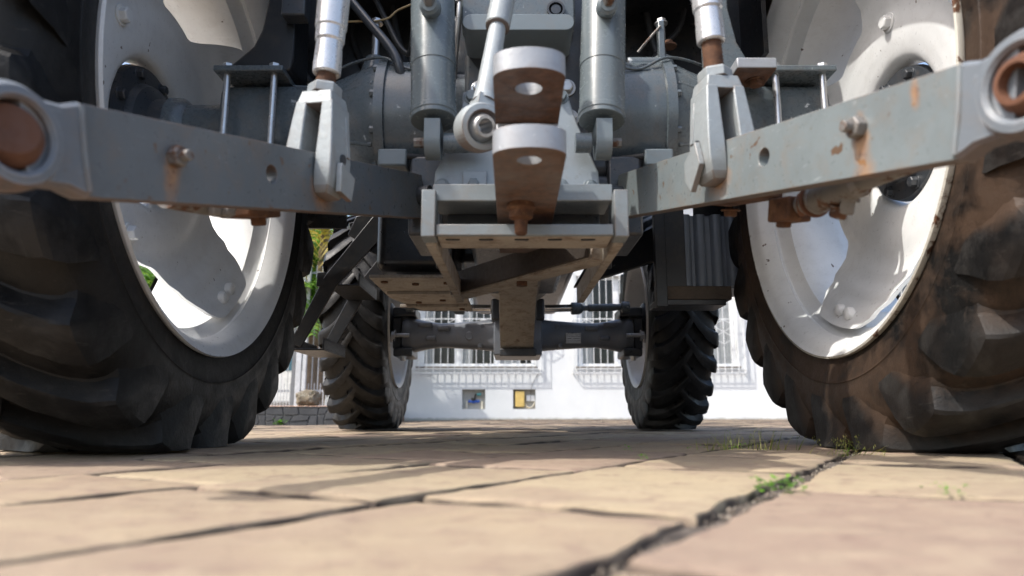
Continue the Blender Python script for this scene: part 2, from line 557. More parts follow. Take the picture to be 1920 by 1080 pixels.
def stone_verts(bm, ci, a, b, res, seed, lay):
    """one dressed slab with a rough outline; a,b along the course; course ci lies right of joint ci"""
    rg = random.Random(seed)
    gl = .014 if ci == 0 else rg.uniform(.006, .010)
    gr = .009 if ci == -1 else rg.uniform(.005, .008)
    ga, gb = rg.uniform(.004, .008), rg.uniform(.004, .008)
    w0, w1 = ci * CW + gl, (ci + 1) * CW - gr
    la, lb = a + ga, b - gb
    nx, ny = res
    zt = rg.uniform(-.0010, .0008) if seed < 24 else rg.uniform(-.0024, .0020)
    tx, ty = rg.uniform(-.003, .003), rg.uniform(-.003, .003)
    rr = min(.012, .3 / max(nx, 1)) if nx > 6 else .008
    off = Vector((seed * 1.37, seed * .71, 0))
    g = []
    soil_shade = {}  # dark slab rims: joint soil, plus the sides' shade put into the colour
    us = [0, rr * .35, rr] + [rr + (1 - 2 * rr) * i / nx for i in range(1, nx)] + [1 - rr, 1 - rr * .35, 1] if nx > 6 else [0, .03] + [.03 + .94 * i / nx for i in range(1, nx)] + [.97, 1]
    vs_ = [0, rr * .5, rr * 1.6] + [rr * 1.6 + (1 - 3.2 * rr) * i / ny for i in range(1, ny)] + [1 - rr * 1.6, 1 - rr * .5, 1] if nx > 6 else [0, .05] + [.05 + .9 * i / ny for i in range(1, ny)] + [.95, 1]
    for iv, v in enumerate(vs_):
        row = []
        for iu, u in enumerate(us):
            l = la + (lb - la) * u
            w = w0 + (w1 - w0) * v
            P_ = A0 + ec_ * l + ep_ * w
            eu = min(u, 1 - u) * (lb - la)
            ev = min(v, 1 - v) * (w1 - w0)
            wob = 1 - smoothstep(0, .05, min(eu, ev))
            nv = noise.noise_vector((P_ + off) * 13) * .0065 + noise.noise_vector((P_ + off) * 50) * .0030
            P_ = P_ + Vector((nv.x, nv.y, 0)) * wob
            z = zt + tx * (u - .5) * (lb - la) * 2 + ty * (v - .5) * (w1 - w0) * 2
            z += noise.noise((P_ + off) * 7) * .0022 + noise.noise((P_ + off) * 26) * .0010
            z -= .0012 * (1 - smoothstep(0, .018, min(eu, ev)))
            edge_u = iu in (0, len(us) - 1)
            edge_v = iv in (0, len(vs_) - 1)
            n1u = iu in (1, len(us) - 2)
            n1v = iv in (1, len(vs_) - 2)
            if edge_u or edge_v:
                z -= .016
            elif n1u or n1v:
                z -= .0026
            nvv = bm.verts.new((P_.x, P_.y, z - .0015 + gz(P_.x, P_.y)))
            soil_shade[nvv] = 0.0 if (edge_u or edge_v) else (max(0, min(.9, .35 + 1.6 * noise.noise(P_ * 22))) if (n1u or n1v) else 1.0)
            row.append(nvv)
        g.append(row)
    fs = []
    for j in range(len(vs_) - 1):
        for i in range(len(us) - 1):
            fs.append(bm.faces.new((g[j][i], g[j][i + 1], g[j + 1][i + 1], g[j + 1][i])))
    t = rg.random()
    for f in fs:
        for lp in f.loops:
            cv = lp.vert
            lp[lay] = (t, t, t, soil_shade[cv])
near, far = [], []
for ci, a, b in stones:
    c = A0 + ec_ * (a + b) / 2 + ep_ * (ci + .5) * CW
    if c.y < -.4 or c.y > 13.3 or c.x < -9 or c.x > 11:
        continue
    if abs(c.x) > .85 * max(c.y, 0) + 1.0:
        continue
    (near if (c.y < 6.2 and abs(c.x) < .74 * c.y + .5 and c.y > -.15) else far).append((c.y, ci, a, b))
near.sort()
far += near[290:]
near = near[:290]
for k, (cy_, ci, a, b) in enumerate(near):
    bm = B()
    lay = bm.loops.layers.float_color.new('tone')
    res = (44, 28) if cy_ < 1.0 else ((20, 12) if cy_ < 2.0 else ((8, 6) if cy_ < 3.2 else (3, 2)))
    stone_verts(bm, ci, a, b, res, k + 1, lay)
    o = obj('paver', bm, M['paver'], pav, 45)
bm = B()
lay = bm.loops.layers.float_color.new('tone')
for k, (cy_, ci, a, b) in enumerate(far):
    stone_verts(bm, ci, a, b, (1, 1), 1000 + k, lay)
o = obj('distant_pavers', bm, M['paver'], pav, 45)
o['kind'] = 'stuff'

# loose grit lying in the wide joint
bm = B()
rg = random.Random(5)
for k in range(620):
    l = rg.uniform(-.2, 1.9) if k < 420 else rg.uniform(-.2, 2.6)
    w = rg.uniform(-.008, .012) if k < 420 else rg.choice((-1, 0, 1, -2)) * CW + rg.uniform(-.004, .004)
    c = A0 + ec_ * l + ep_ * w
    r = rg.uniform(.0007, .0024) if k < 420 else rg.uniform(.0006, .0018)
    q = bmesh.ops.create_icosphere(bm, subdivisions=1, radius=r)
    for v in q['verts']:
        v.co = Vector((v.co.x * rg.uniform(.7, 1.3), v.co.y * rg.uniform(.7, 1.3), v.co.z * rg.uniform(.5, 1.0))) + Vector((c.x, c.y, -.011 + r * .4 + rg.uniform(0, .003)))
m, nt, p = new_mat('grit')
g = nt.nodes.new('ShaderNodeNewGeometry')
nt.links.new(ramp(nt, g.outputs['Random Per Island'], [(0, (.06, .05, .042)), (.6, (.17, .14, .11)), (1, (.40, .35, .28))]), p.inputs['Base Color'])
p.inputs['Roughness'].default_value = .9
o = obj('joint_grit', bm, m, None, 0)
o['kind'] = 'stuff'
tag(o, 'loose sandy grit lying in the paving joints', 'grit')

# ------------------------------------------------------------------ white building
YW = 12.6
m, nt, p = new_mat('white_render_wall')
co = ocoord(nt)
c = ramp(nt, tex_noise(nt, co, 1.6, 6, .6), [(.3, (.66, .678, .68)), (.7, (.74, .755, .755))])
stn = tex_noise(nt, co, 3, 7, .7, .3, (1, 1, .35))
c = mixc(nt, mathn(nt, 'MULTIPLY', ramp(nt, stn, [(.58, 0.0), (.75, 1.0)]), .16), c, (.45, .44, .40))
sx = nt.nodes.new('ShaderNodeSeparateXYZ')
nt.links.new(co, sx.inputs[0])
foot = ramp(nt, mathn(nt, 'ADD', sx.outputs['Z'], mathn(nt, 'MULTIPLY', tex_noise(nt, co, 9, 6, .7), .09)), [(.035, 1.0), (.075, 0.0)])
c = mixc(nt, mathn(nt, 'MULTIPLY', foot, .7), c, (.22, .21, .15))
nt.links.new(c, p.inputs['Base Color'])
p.inputs['Roughness'].default_value = .8
bump(nt, p, mathn(nt, 'ADD', tex_noise(nt, co, 60, 5, .6), tex_noise(nt, co, 4, 3, .5)), .3, .012)
M['wall'] = m
M['frame_w'] = mat_plain('white_window_paint', (.78, .79, .79), .45)
M['grille'] = mat_plain('white_grille_paint', (.72, .73, .73), .45)
M['sill'] = mat_plain('grey_stone_sill', (.20, .18, .155), .8)
m, nt, p = new_mat('window_glass')
p.inputs['Base Color'].default_value = (.02, .025, .025, 1)
p.inputs['Roughness'].default_value = .03
p.inputs['Specular IOR Level'].default_value = 1.0
p.inputs['Alpha'].default_value = .22
M['glass'] = m
M['room'] = mat_plain('dim_room_wall', (.40, .41, .38), .9)
M['curtain'] = mat_plain('pale_curtain', (.76, .79, .80), .8)
M['blind'] = mat_plain('pale_blue_blind', (.55, .62, .70), .6)
M['niche'] = mat_plain('bare_niche_plaster', (.50, .48, .44), .9)

bld = thing('building', 'white rendered building with grilled windows behind the tractor', 'building', (2.5, YW, 0))
WX0, WX1, WZ1 = -2.62, 10.5, 4.6
def wpt(u, v):
    return aty(u, v, YW)
wins = []
zb, zt_ = wpt(900, 687).z, 2.55
wins.append((wpt(783, 690).x, wpt(1004, 690).x))
wins.append((wpt(1083, 690).x, wpt(1386, 690).x))
wins.append((wpt(1660, 600).x, wpt(1960, 600).x))
nich = []
for u0, u1 in ((866, 910), (962, 1004)):
    a, b = wpt(u0, 767), wpt(u1, 730)
    nich.append((a.x, b.x, a.z, b.z))
outer = [(WX0, -.12), (WX1, -.12), (WX1, WZ1), (WX0, WZ1)]
holes = [[(a, zb), (b, zb), (b, zt_), (a, zt_)] for a, b in wins] + [[(a, c), (b, c), (b, d), (a, d)] for a, b, c, d in nich]
bm = B()
plate(bm, outer, holes, Vector((1, 0, 0)), Vector((0, 0, 1)), Vector((0, 1, 0)), Vector((0, YW, 0)), 0, .24)
obj('wall', bm, M['wall'], bld, 30)
for xx in (WX0, WX1 - .2):
    bm = B()
    bx(bm, xx, xx + .2, YW + .2405, YW + 7, -.12, WZ1)
    obj('side_wall', bm, M['wall'], bld, 30)
bm = B()
bx(bm, WX0 - .4, WX1 + .4, YW - .45, YW + 7.4, WZ1 + .001, WZ1 + .22)
obj('roof', bm, M['wall'], bld, 30, .02)
bm = B()
bx(bm, WX0 + .21, WX1 - .21, YW + 3.2, YW + 3.3, 0, WZ1 - .1)
bx(bm, WX0 + .21, WX1 - .21, YW + .26, YW + 3.19, .02, .12)
obj('room_wall', bm, M['room'], bld, 30)
for wi, (a, b) in enumerate(wins):
    bm = B()
    fy0, fy1 = YW + .10, YW + .15
    t = .055
    bx(bm, a + .001, b - .001, fy0, fy1, zb + .001, zb + t)
    bx(bm, a + .001, b - .001, fy0, fy1, zt_ - t, zt_ - .001)
    bx(bm, a + .001, a + t + .05, fy0 + .001, fy1 - .001, zb + t + .001, zt_ - t - .001)
    bx(bm, b - t - .02, b - .001, fy0 + .001, fy1 - .001, zb + t + .001, zt_ - t - .001)
    nm = max(2, round((b - a) / .72))
    for i in range(1, nm):
        x = a + (b - a) * i / nm
        bx(bm, x - .045, x + .045, fy0 + .001, fy1 - .001, zb + t + .001, zt_ - t - .001)
    wn_ = obj('window', bm, M['frame_w'], bld, 30, .004)
    for i in range(nm):
        x0, x1 = a + (b - a) * i / nm + .046, a + (b - a) * (i + 1) / nm - .046
        bm = B()
        bx(bm, x0, x1, YW + .118, YW + .124, zb + t + .001, zt_ - t - .001)
        obj('pane', bm, M['glass'], wn_, 0)
        bm = B()
        bx(bm, x0 - .004, x0 + .02, fy0 + .01, fy0 + .03, zb + t, zt_ - t)
        obj('sash', bm, M['frame_w'], wn_, 0)
    # curtains or blinds inside
    rg = random.Random(31 + wi)
    for i in range(nm):
        x0, x1 = a + (b - a) * i / nm + .05, a + (b - a) * (i + 1) / nm - .05
        if wi == 2:
            bm = B()
            k = 0
            z = zb + .07
            while z < zt_ - .07:
                box(bm, ((x0 + x1) / 2, YW + .20, z), (x1 - x0, .03, .004), Matrix.Rotation(R(55), 3, 'X'))
                z += .04
            obj('blind', bm, M['blind'], wn_, 0)
        elif rg.random() < .9:
            bm = B()
            wdt = (x1 - x0) * rg.uniform(.3, .75)
            xa = x0 if rg.random() < .5 else x1 - wdt
            n = 16
            rows = [[bm.verts.new((xa + wdt * q / n, YW + .165 + .010 * math.sin(q * 2.1 + i), z)) for q in range(n + 1)] for z in (zb + .03, zt_ - .03)]
            for q in range(n):
                bm.faces.new((rows[0][q], rows[0][q + 1], rows[1][q + 1], rows[1][q]))
            obj('curtain', bm, M['curtain'], wn_, 60)
    bm = B()
    bx(bm, a - .03, b + .03, YW - .045, YW + .095, zb - .03, zb - .0005)
    obj('sill', bm, M['sill'], wn_, 30, .004)
    # projecting grille
    g0x, g1x, gy = a - .085, b + .085, YW - .10
    zg0, zg1 = wpt(900, 700).z, zt_ + .08
    gr = None
    def bar(bm, p, q, r=.0065):
        beam(bm, p, q, r * 2, r * 2)
    bm = B()
    for z in (zg0, zg0 + .075, 1.75, zg1):
        bar(bm, Vector((g0x, gy, z)), Vector((g1x, gy, z)), .007)
        for x in (g0x, g1x):
            bar(bm, Vector((x, gy + .008, z)), Vector((x, YW - .001, z)), .007)
    gr = obj('grille', bm, M['grille'], bld, 0)
    nb = round((g1x - g0x) / .122)
    for i in range(nb + 1):
        x = g0x + (g1x - g0x) * i / nb
        bm = B()
        bar(bm, Vector((x, gy - .009, zg0)), Vector((x, gy - .009, zg1)), .0052)
        obj('bar', bm, M['grille'], gr, 0)
    for x in (g0x, g1x):
        for yy in (.045,):
            bm = B()
            bar(bm, Vector((x, gy + yy, zg0)), Vector((x, gy + yy, zg1)), .006)
            obj('bar', bm, M['grille'], gr, 0)
    bm = B()                     # hexagon pattern
    st = (g1x - g0x) / nb
    zc = 1.52
    for i in range(0, nb - 1, 4):
        xc = g0x + st * (i + 2)
        rr_ = st * 1.8
        ptsx = [Vector((xc + rr_ * math.cos(R(60 * k + 30)), gy - .02, zc + rr_ * math.sin(R(60 * k + 30)))) for k in range(6)]
        for k in range(6):
            bar(bm, ptsx[k], ptsx[(k + 1) % 6], .005)
            bar(bm, ptsx[k], Vector((xc, gy - .02, zc)), .005)
    obj('hexagon_pattern', bm, M['grille'], gr, 0)
for k, (a, b, c, d) in enumerate(nich):
    bm = B()
    bx(bm, a - .02, b + .02, YW + .16, YW + .2, c - .02, d + .02)
    obj('niche_back', bm, M['niche'], bld, 0)
# water meter in one niche
a, b, c, d = nich[0]
wm = thing('water_meter', 'blue water meter with valve in the left wall niche', 'water meter', ((a + b) / 2, YW + .1, c))
cx_ = (a + b) / 2
M['blue'] = mat_plain('blue_brass_paint', (.02, .09, .42), .4)
M['pvc'] = mat_plain('cream_pipe', (.60, .56, .46), .5)
M['teal'] = mat_plain('teal_valve', (.10, .38, .38), .5)
bm = B()
zc = c + .135
lathe(bm, Vector((cx_ - .10, YW + .09, zc)), (1, 0, 0), [(.024, 0), (.024, .03), (.017, .035), (.03, .06), (.036, .09), (.03, .13), (.018, .16), (.024, .165), (.024, .20)], 20)
obj('meter_body', bm, M['blue'], wm, 40)
bm = B()
lathe(bm, Vector((cx_ - .01, YW + .085, zc + .02)), (0, -.25, 1), [(.04, 0), (.042, .03), (.036, .04)], 24)
obj('meter_dial', bm, M['hose'], wm, 40)
bm = B()
tube(bm, [Vector((cx_ + .02, YW + .09, zc + .05)), Vector((cx_ + .03, YW + .09, zc + .12)), Vector((cx_ + .10, YW + .09, zc + .125))], .014, 10, 4)
obj('valve_stem', bm, M['hose'], wm, 40)
bm = B()
lathe(bm, Vector((cx_ + .055, YW + .08, zc + .115)), (1, 0, .2), [(.022, 0), (.026, .02), (.026, .06), (.02, .075)], 14)
obj('valve_handle', bm, M['teal'], wm, 40)
for x in (cx_ - .125, cx_ + .145):
    bm = B()
    tube(bm, [Vector((x, YW + .09, c + .002)), Vector((x, YW + .09, zc - .02)), Vector((x + (.02 if x < cx_ else -.02), YW + .09, zc))], .018, 12, 4)
    obj('pipe', bm, M['pvc'], wm, 40)
# junction box in the other
a, b, c, d = nich[1]
eb = thing('junction_box', 'pale yellow meter box with loose cables in the right wall niche', 'meter box', ((a + b) / 2, YW + .1, c))
M['yellow'] = mat_plain('pale_yellow_plastic', (.66, .47, .15), .45)
bm = B()
bx(bm, a + .035, a + .205, YW + .02, YW + .155, c + .035, d - .03)
obj('box_body', bm, M['yellow'], eb, 30, .02, 3)
bm = B()
bx(bm, a + .235, b - .01, YW + .07, YW + .155, c + .14, d - .10)
obj('white_box', bm, M['frame_w'], eb, 30, .004)
for k in range(4):
    bm = B()
    x0 = a + .21 + .01 * k
    tube(bm, [Vector((x0, YW + .05, c + .12 - .02 * k)), Vector((x0 + .03, YW + .03, c + .03)), Vector((x0 + .10, YW + .03, c + .02 + .01 * k)), Vector((b - .012, YW + .05, c + .07 + .02 * k))], .006, 8, 6)
    obj('cable', bm, M['pvc'] if k % 2 else M['wire'], eb, 60)
bm = B()
q = wpt(1010, 700)
tube(bm, [Vector((q.x, YW - .01, q.z)), Vector((q.x - .08, YW - .008, q.z - .12)), Vector((q.x - .13, YW - .008, d + .02)), Vector((q.x - .15, YW + .02, c + .14))], .0035, 6, 6)
cb = tag(obj('wall_cable', bm, M['hose'], None, 60, origin=(q.x, YW, q.z)), 'thin dark cable from the window grille to the yellow box', 'cable')

# ------------------------------------------------------------------ low stone wall, gravel bed, fence at the left
YP = 8.0
M['basalt'] = mat_paint('dark_basalt', (.048, .050, .054), .8, dirt=.35, dirtcol=(.13, .125, .11), var=.25, bumpy=.6)
M['mortar'] = mat_plain('grey_mortar', (.13, .13, .125), .95)
zt2, zb2 = aty(540, 762, YP).z, gz(-2.6, YP) - .02
px0, px1 = aty(370, 770, YP).x, aty(645, 770, YP).x
low = thing('planter_wall', 'low dark basalt wall with pale joints at the left', 'wall', ((px0 + px1) / 2, YP, zb2))
bm = B()
bx(bm, px0 + .005, px1 - .005, YP + .012, YP + .30, zb2, zt2 - .012)
obj('mortar_core', bm, M['mortar'], low, 0)
rg = random.Random(12)
H_ = zt2 - .012 - zb2
# irregular rows of rubble, cut as jittered polygons
cols = 17
nodes = {}
rowsn = 3
for j in range(rowsn + 1):
    for i in range(cols + 1):
        x = px0 + (px1 - px0) * i / cols + (rg.uniform(-.032, .032) if 0 < i < cols else 0)
        z = zb2 + H_ * j / rowsn + (rg.uniform(-.020, .020) if 0 < j < rowsn else 0)
        nodes[i, j] = (x, z)
used = set()
def rubble(poly):
    cx_ = sum(p[0] for p in poly) / len(poly)
    cz_ = sum(p[1] for p in poly) / len(poly)
    out = []
    for x, z in poly:
        d = math.hypot(x - cx_, z - cz_)
        k = max(.3, 1 - .0075 / max(d, .01))
        out.append((cx_ + (x - cx_) * k, cz_ + (z - cz_) * k))
    bm = B()
    plate(bm, out, [], Vector((1, 0, 0)), Vector((0, 0, 1)), Vector((0, 1, 0)), Vector((0, YP + rg.uniform(-.006, .004), 0)), 0, .06)
    obj('stone', bm, M['basalt'], low, 30, .004)
for j in range(rowsn):
    for i in range(cols):
        if (i, j) in used:
            continue
        if j + 1 < rowsn and rg.random() < .45 and (i, j + 1) not in used:
            used.add((i, j + 1))
            rubble([nodes[i, j], nodes[i + 1, j], nodes[i + 1, j + 1], nodes[i + 1, j + 2], nodes[i, j + 2], nodes[i, j + 1]])
        elif i + 1 < cols and rg.random() < .4 and (i + 1, j) not in used:
            used.add((i + 1, j))
            rubble([nodes[i, j], nodes[i + 1, j], nodes[i + 2, j], nodes[i + 2, j + 1], nodes[i + 1, j + 1], nodes[i, j + 1]])
        else:
            rubble([nodes[i, j], nodes[i + 1, j], nodes[i + 1, j + 1], nodes[i, j + 1]])
bm = B()
bx(bm, px0, px1, YP - .004, YP + .32, zt2 - .0115, zt2)
obj('coping', bm, M['basalt'], low, 30, .004)
# gravel bed
bm = B()
bx(bm, px0 - 6, px1, YP + .325, YP + 4.5, zb2, zt2 - .004)
bed = structure(obj('planting_bed', bm, mat_plain('bed_soil', (.22, .13, .085), .95), None, 0))
bm = B()
rg = random.Random(77)
for k in range(2600):
    x = rg.uniform(px0, px1 - .05)
    y = YP + .34 + 2.0 * rg.random() ** 1.6
    r = rg.uniform(.007, .016)
    q = bmesh.ops.create_icosphere(bm, subdivisions=1, radius=r)
    for v in q['verts']:
        v.co = Vector((v.co.x * 1.2 + x, v.co.y + y, v.co.z * .7 + zt2 + .002))
m, nt, p = new_mat('bark_gravel')
g = nt.nodes.new('ShaderNodeNewGeometry')
nt.links.new(ramp(nt, g.outputs['Random Per Island'], [(0, (.20, .10, .06)), (.5, (.38, .22, .14)), (1, (.52, .38, .27))]), p.inputs['Base Color'])
p.inputs['Roughness'].default_value = .9
o = obj('bed_gravel', bm, m, None, 0)
o['kind'] = 'stuff'
tag(o, 'reddish gravel covering the planting bed behind the low wall', 'gravel')
# boulder
bm = B()
q = bmesh.ops.create_icosphere(bm, subdivisions=5, radius=1)
rc = aty(577, 748, YP + .6)
rw = 44 / 1330 * (YP + .6) / 2
for v in q['verts']:
    n_ = v.co.copy()
    d = 1 + .22 * noise.noise(n_ * 1.7 + Vector((3, 1, 0))) + .10 * noise.noise(n_ * 5) + .04 * noise.noise(n_ * 14)
    n_ = Vector((math.copysign(abs(n_.x) ** .75, n_.x), math.copysign(abs(n_.y) ** .75, n_.y), math.copysign(abs(n_.z) ** .75, n_.z)))
    v.co = Vector((n_.x * rw * 1.0, n_.y * rw, n_.z * rw * .72)) * d + rc
M['boulder'] = mat_paint('mossy_boulder', (.16, .13, .09), .9, dirt=.8, dirtcol=(.05, .055, .02), var=.4, bumpy=.8, chips=.36, chipcol=(.42, .42, .38))
tag(obj('boulder', bm, M['boulder'], None, 60, origin=(rc.x, rc.y, zt2)), 'mossy brown boulder on the gravel beside the grey fence posts', 'boulder')

# fence
YFn = 9.6
M['fence'] = mat_plain('pale_grey_fence_paint', (.50, .52, .53), .5)
M['fence_d'] = mat_plain('dark_grey_fence_paint', (.16, .17, .175), .5)
fx0, fx1 = aty(360, 700, YFn).x, aty(705, 700, YFn).x
fz0, fz1 = zt2 - .01, 2.1
zmid = aty(540, 733, YFn).z
fence = thing('fence', 'pale grey metal fence of vertical bars behind the gravel bed', 'fence', ((fx0 + fx1) / 2, YFn, fz0))
for z in (zmid, fz0 + .03, fz1 - .1):
    bm = B()
    beam(bm, (fx0, YFn, z), (fx1, YFn, z), .022, .03)
    obj('rail', bm, M['fence'], fence, 0)
i = 0
x = fx0
while x < fx1:
    bm = B()
    beam(bm, (x, YFn - .018, fz0), (x, YFn - .018, fz1 if i % 2 == 0 else zmid + .10), .011, .011)
    obj('bar', bm, M['fence'], fence, 0)
    x += .0405
    i += 1
for u, w, mt in ((551, .05, 'fence_d'), (560, .075, 'fence'), (571, .05, 'fence')):
    bm = B()
    xx = aty(u, 700, YFn - .1).x
    bx(bm, xx - w / 2, xx + w / 2, YFn - .13, YFn - .08, fz0, 2.3)
    obj('post', bm, M[mt], fence, 30, .004)

# ------------------------------------------------------------------ palms
M['frond'] = None
def mat_leaf(name, lo, mid, hi):
    m, nt, p = new_mat(name)
    g = nt.nodes.new('ShaderNodeNewGeometry')
    c = ramp(nt, g.outputs['Random Per Island'], [(0, lo), (.55, mid), (1, hi)])
    nt.links.new(c, p.inputs['Base Color'])
    p.inputs['Roughness'].default_value = .45
    tr = nt.nodes.new('ShaderNodeBsdfTranslucent')
    nt.links.new(mixc(nt, 1.0, c, (1.4, 1.5, .7), 'MULTIPLY'), tr.inputs['Color'])
    mx = nt.nodes.new('ShaderNodeMixShader')
    mx.inputs[0].default_value = .35
    nt.links.new(p.outputs[0], mx.inputs[1])
    nt.links.new(tr.outputs[0], mx.inputs[2])
    nt.links.new(mx.outputs[0], nt.nodes['Material Output'].inputs['Surface'])
    return m
M['leaf'] = mat_leaf('palm_leaf', (.05, .13, .015), (.11, .25, .02), (.22, .36, .035))
M['leaf_y'] = mat_leaf('yellow_palm_leaf', (.16, .16, .02), (.38, .28, .03), (.50, .36, .05))
M['bark'] = mat_paint('palm_bark', (.27, .20, .14), .9, dirt=.5, var=.3, bumpy=.8)
def frond(bm, base, azim, L, rise, droop, nl, rg, lw=.024, ll=.42):
    d = Vector((math.cos(azim), math.sin(azim), 0))
    sd = Vector((-d.y, d.x, 0))
    pts = []
    for i in range(nl + 1):
        t = i / nl
        pts.append(base + d * (L * t * (1 - .12 * t)) + Vector((0, 0, rise * t - droop * t * t)))
    for i in range(nl):
        a, b = pts[i], pts[i + 1]
        w = .012 * (1 - i / nl) + .003
        vs = [bm.verts.new(a - sd * w), bm.verts.new(a + sd * w), bm.verts.new(b + sd * w), bm.verts.new(b - sd * w)]
        bm.faces.new(vs)
    for i in range(2, nl + 1):
        t = i / nl
        tang = (pts[i] - pts[i - 1]).normalized()
        for s in (-1, 1):
            l = ll * math.sin(math.pi * (.12 + .8 * t)) * rg.uniform(.8, 1.1)
            dr = (sd * s * .85 + tang * .55 + Vector((0, 0, .15 + rg.uniform(-.15, .1)))).normalized()
            p0 = pts[i]
            p1 = p0 + dr * l * .5
            p2 = p0 + dr * l * .95 + Vector((0, 0, -l * rg.uniform(.25, .5)))
            nn = tang * lw * .5
            vs = [bm.verts.new(p0 - nn), bm.verts.new(p0 + nn), bm.verts.new(p1 + nn * 1.2), bm.verts.new(p1 - nn * 1.2), bm.verts.new(p2)]
            bm.faces.new(vs[:4])
            bm.faces.new((vs[3], vs[2], vs[4]))
def palm(name, label, base, height, L, nf, seed, yellow=0, r0=.10, lean=0.0, nl=34, az=None):
    rg = random.Random(seed)
    t = thing(name, label, 'palm', base, 'palms behind the fence')
    b = Vector(base)
    bm = B()
    pts = [b + Vector((lean * (k / 8) ** 2, 0, height * k / 8)) for k in range(9)]
    tube(bm, pts, lambda q: r0 * (1.12 - .35 * q) * (1 + .05 * math.sin(q * 60)), 14, 6)
    obj('trunk', bm, M['bark'], t, 60)
    top = pts[-1]
    bmg, bmy = B(), B()
    for k in range(nf):
        a = 2 * math.pi * k / nf + rg.uniform(-.2, .2)
        old = k < yellow
        if az and old:
            a = rg.uniform(*az)
        frond(bmy if old else bmg, top + Vector((0, 0, rg.uniform(-.05, .1))), a, L * rg.uniform(.85, 1.1), L * (rg.uniform(.1, .3) if old else rg.uniform(.45, 1.0)), L * (1.1 if old else rg.uniform(.6, 1.2)), nl, rg)
    obj('crown', bmg, M['leaf'], t, 0)
    if yellow:
        obj('dry_fronds', bmy, M['leaf_y'], t, 0)
    else:
        bmy.free()
    return t
q = aty(584, 740, 10.6)
palm('palm_tree', 'slim palm trunk rising behind the boulder and fence bars', (q.x, 10.6, zt2 - .02), 2.75, 1.6, 18, 4, 6, .085, .1, 34, (R(-130), R(-20)))
palm('palm_tree', 'bushy palm with yellowing fronds beyond the fence, seen between tyre and steps', (-3.15, 11.6, gz(-4, 9)), 2.35, 1.25, 40, 8, 5, .09, 0, 44, (R(-150), R(-30)))
palm('palm_tree', 'taller dense green palm behind the yellowing one, topmost between tyre and steps', (-3.6, 13.4, gz(-4, 9)), 3.0, 1.8, 44, 23, 0, .09, 0, 44)
palm('palm_tree', 'low arching green palm just behind the fence, lowest between tyre and steps', (-2.9, 10.2, zt2 - .02), 1.55, 1.0, 60, 29, 1, .07, 0, 40, (R(-150), R(-30)))
palm('palm_tree', 'dense green palm far left, seen through the left rear wheel', (-5.4, 10.4, gz(-6, 9)), 1.85, 1.2, 46, 15, 0, .09)

# ------------------------------------------------------------------ house and car beyond the fence
M['house'] = mat_plain('beige_house_render', (.38, .36, .28), .85)
M['house_d'] = mat_plain('dark_window', (.04, .05, .07), .15)
M['roof_t'] = mat_plain('grey_roof', (.25, .25, .26), .7)
YH = 24.0
hs = thing('house', 'beige house with dark windows beyond the fence', 'house', (-8, YH, 0))
bm = B()
bx(bm, -17, -4.6, YH, YH + 6, -.1, 6.0)
obj('wall', bm, M['house'], hs, 0)
bm = B()
bx(bm, -17.3, -4.3, YH - .4, YH + 6.3, 6.001, 6.3)
obj('roof', bm, M['roof_t'], hs, 0)
for i in range(6):
    x = -15.5 + i * 1.9
    bm = B()
    bx(bm, x, x + 1.15, YH - .03, YH - .001, 1.75, 3.1)
    w_ = obj('window', bm, M['house_d'], hs, 0)
    bm = B()
    bx(bm, x - .1, x + 1.25, YH - .08, YH - .0005, 1.64, 1.745)
    obj('sill', bm, M['roof_t'], w_, 0)
    bm = B()
    bx(bm, x + .55, x + .60, YH - .05, YH - .031, 1.751, 3.099)
    obj('mullion', bm, M['frame_w'], w_, 0)
# pale compound wall between house and fence keeps the lane closed at the left
bm = B()
bx(bm, -30, -2.9, 19.0, 19.2, -.1, 1.05)
tag(obj('lane_wall', bm, M['house'], None, 0, origin=(-16, 19, 0)), 'pale beige lane wall beyond the parked car', 'wall')
# parked car
cr = thing('parked_car', 'white hatchback parked beyond the fence, blue-tinted glass', 'car', (-4.9, 15.5, 0))
M['carw'] = mat_plain('white_car_paint', (.72, .73, .74), .2)
M['cargl'] = mat_plain('blue_tinted_glass', (.06, .14, .20), .06)
side = [(-1.95, .28), (-1.98, .62), (-1.75, .84), (-1.0, .95), (-.45, 1.38), (.65, 1.44), (1.45, 1.10), (1.9, .95), (1.98, .55), (1.92, .28)]
bm = B()
plate(bm, side, [], Vector((1, 0, 0)), Vector((0, 0, 1)), Vector((0, 1, 0)), Vector((-4.9, 14.7, 0)), 0, 1.6)
body = obj('body', bm, M['carw'], cr, 40, .08, 4)
bm = B()
plate(bm, [(-.85, .97), (-.38, 1.33), (.10, 1.36), (.10, .97)], [], Vector((1, 0, 0)), Vector((0, 0, 1)), Vector((0, 1, 0)), Vector((-4.9, 14.694, 0)), 0, .01)
obj('side_window', bm, M['cargl'], cr, 0)
bm = B()
plate(bm, [(.18, .97), (.18, 1.36), (.62, 1.37), (1.2, 1.08), (1.2, .97)], [], Vector((1, 0, 0)), Vector((0, 0, 1)), Vector((0, 1, 0)), Vector((-4.9, 14.694, 0)), 0, .01)
obj('side_window', bm, M['cargl'], cr, 0)
bm = B()
beam(bm, (-5.86, 15.5, .972), (-5.40, 15.5, 1.335), 1.35, .012, (-.6, 0, .8))
obj('windscreen', bm, M['cargl'], cr, 0)
for x in (-1.25, 1.25):
    for y in (14.68, 16.10):
        bm = B()
        lathe(bm, Vector((-4.9 + x, y, .30)), (0, 1, 0), [(.2, 0), (.29, .01), (.30, .05), (.30, .16), (.29, .2)], 28)
        w_ = obj('wheel', bm, M['hose'], cr, 40)
        bm = B()
        lathe(bm, Vector((-4.9 + x, y - .004, .30)), (0, 1, 0), [(.19, 0), (.19, .006)], 20)
        obj('wheel_rim', bm, M['fence'], w_, 40)

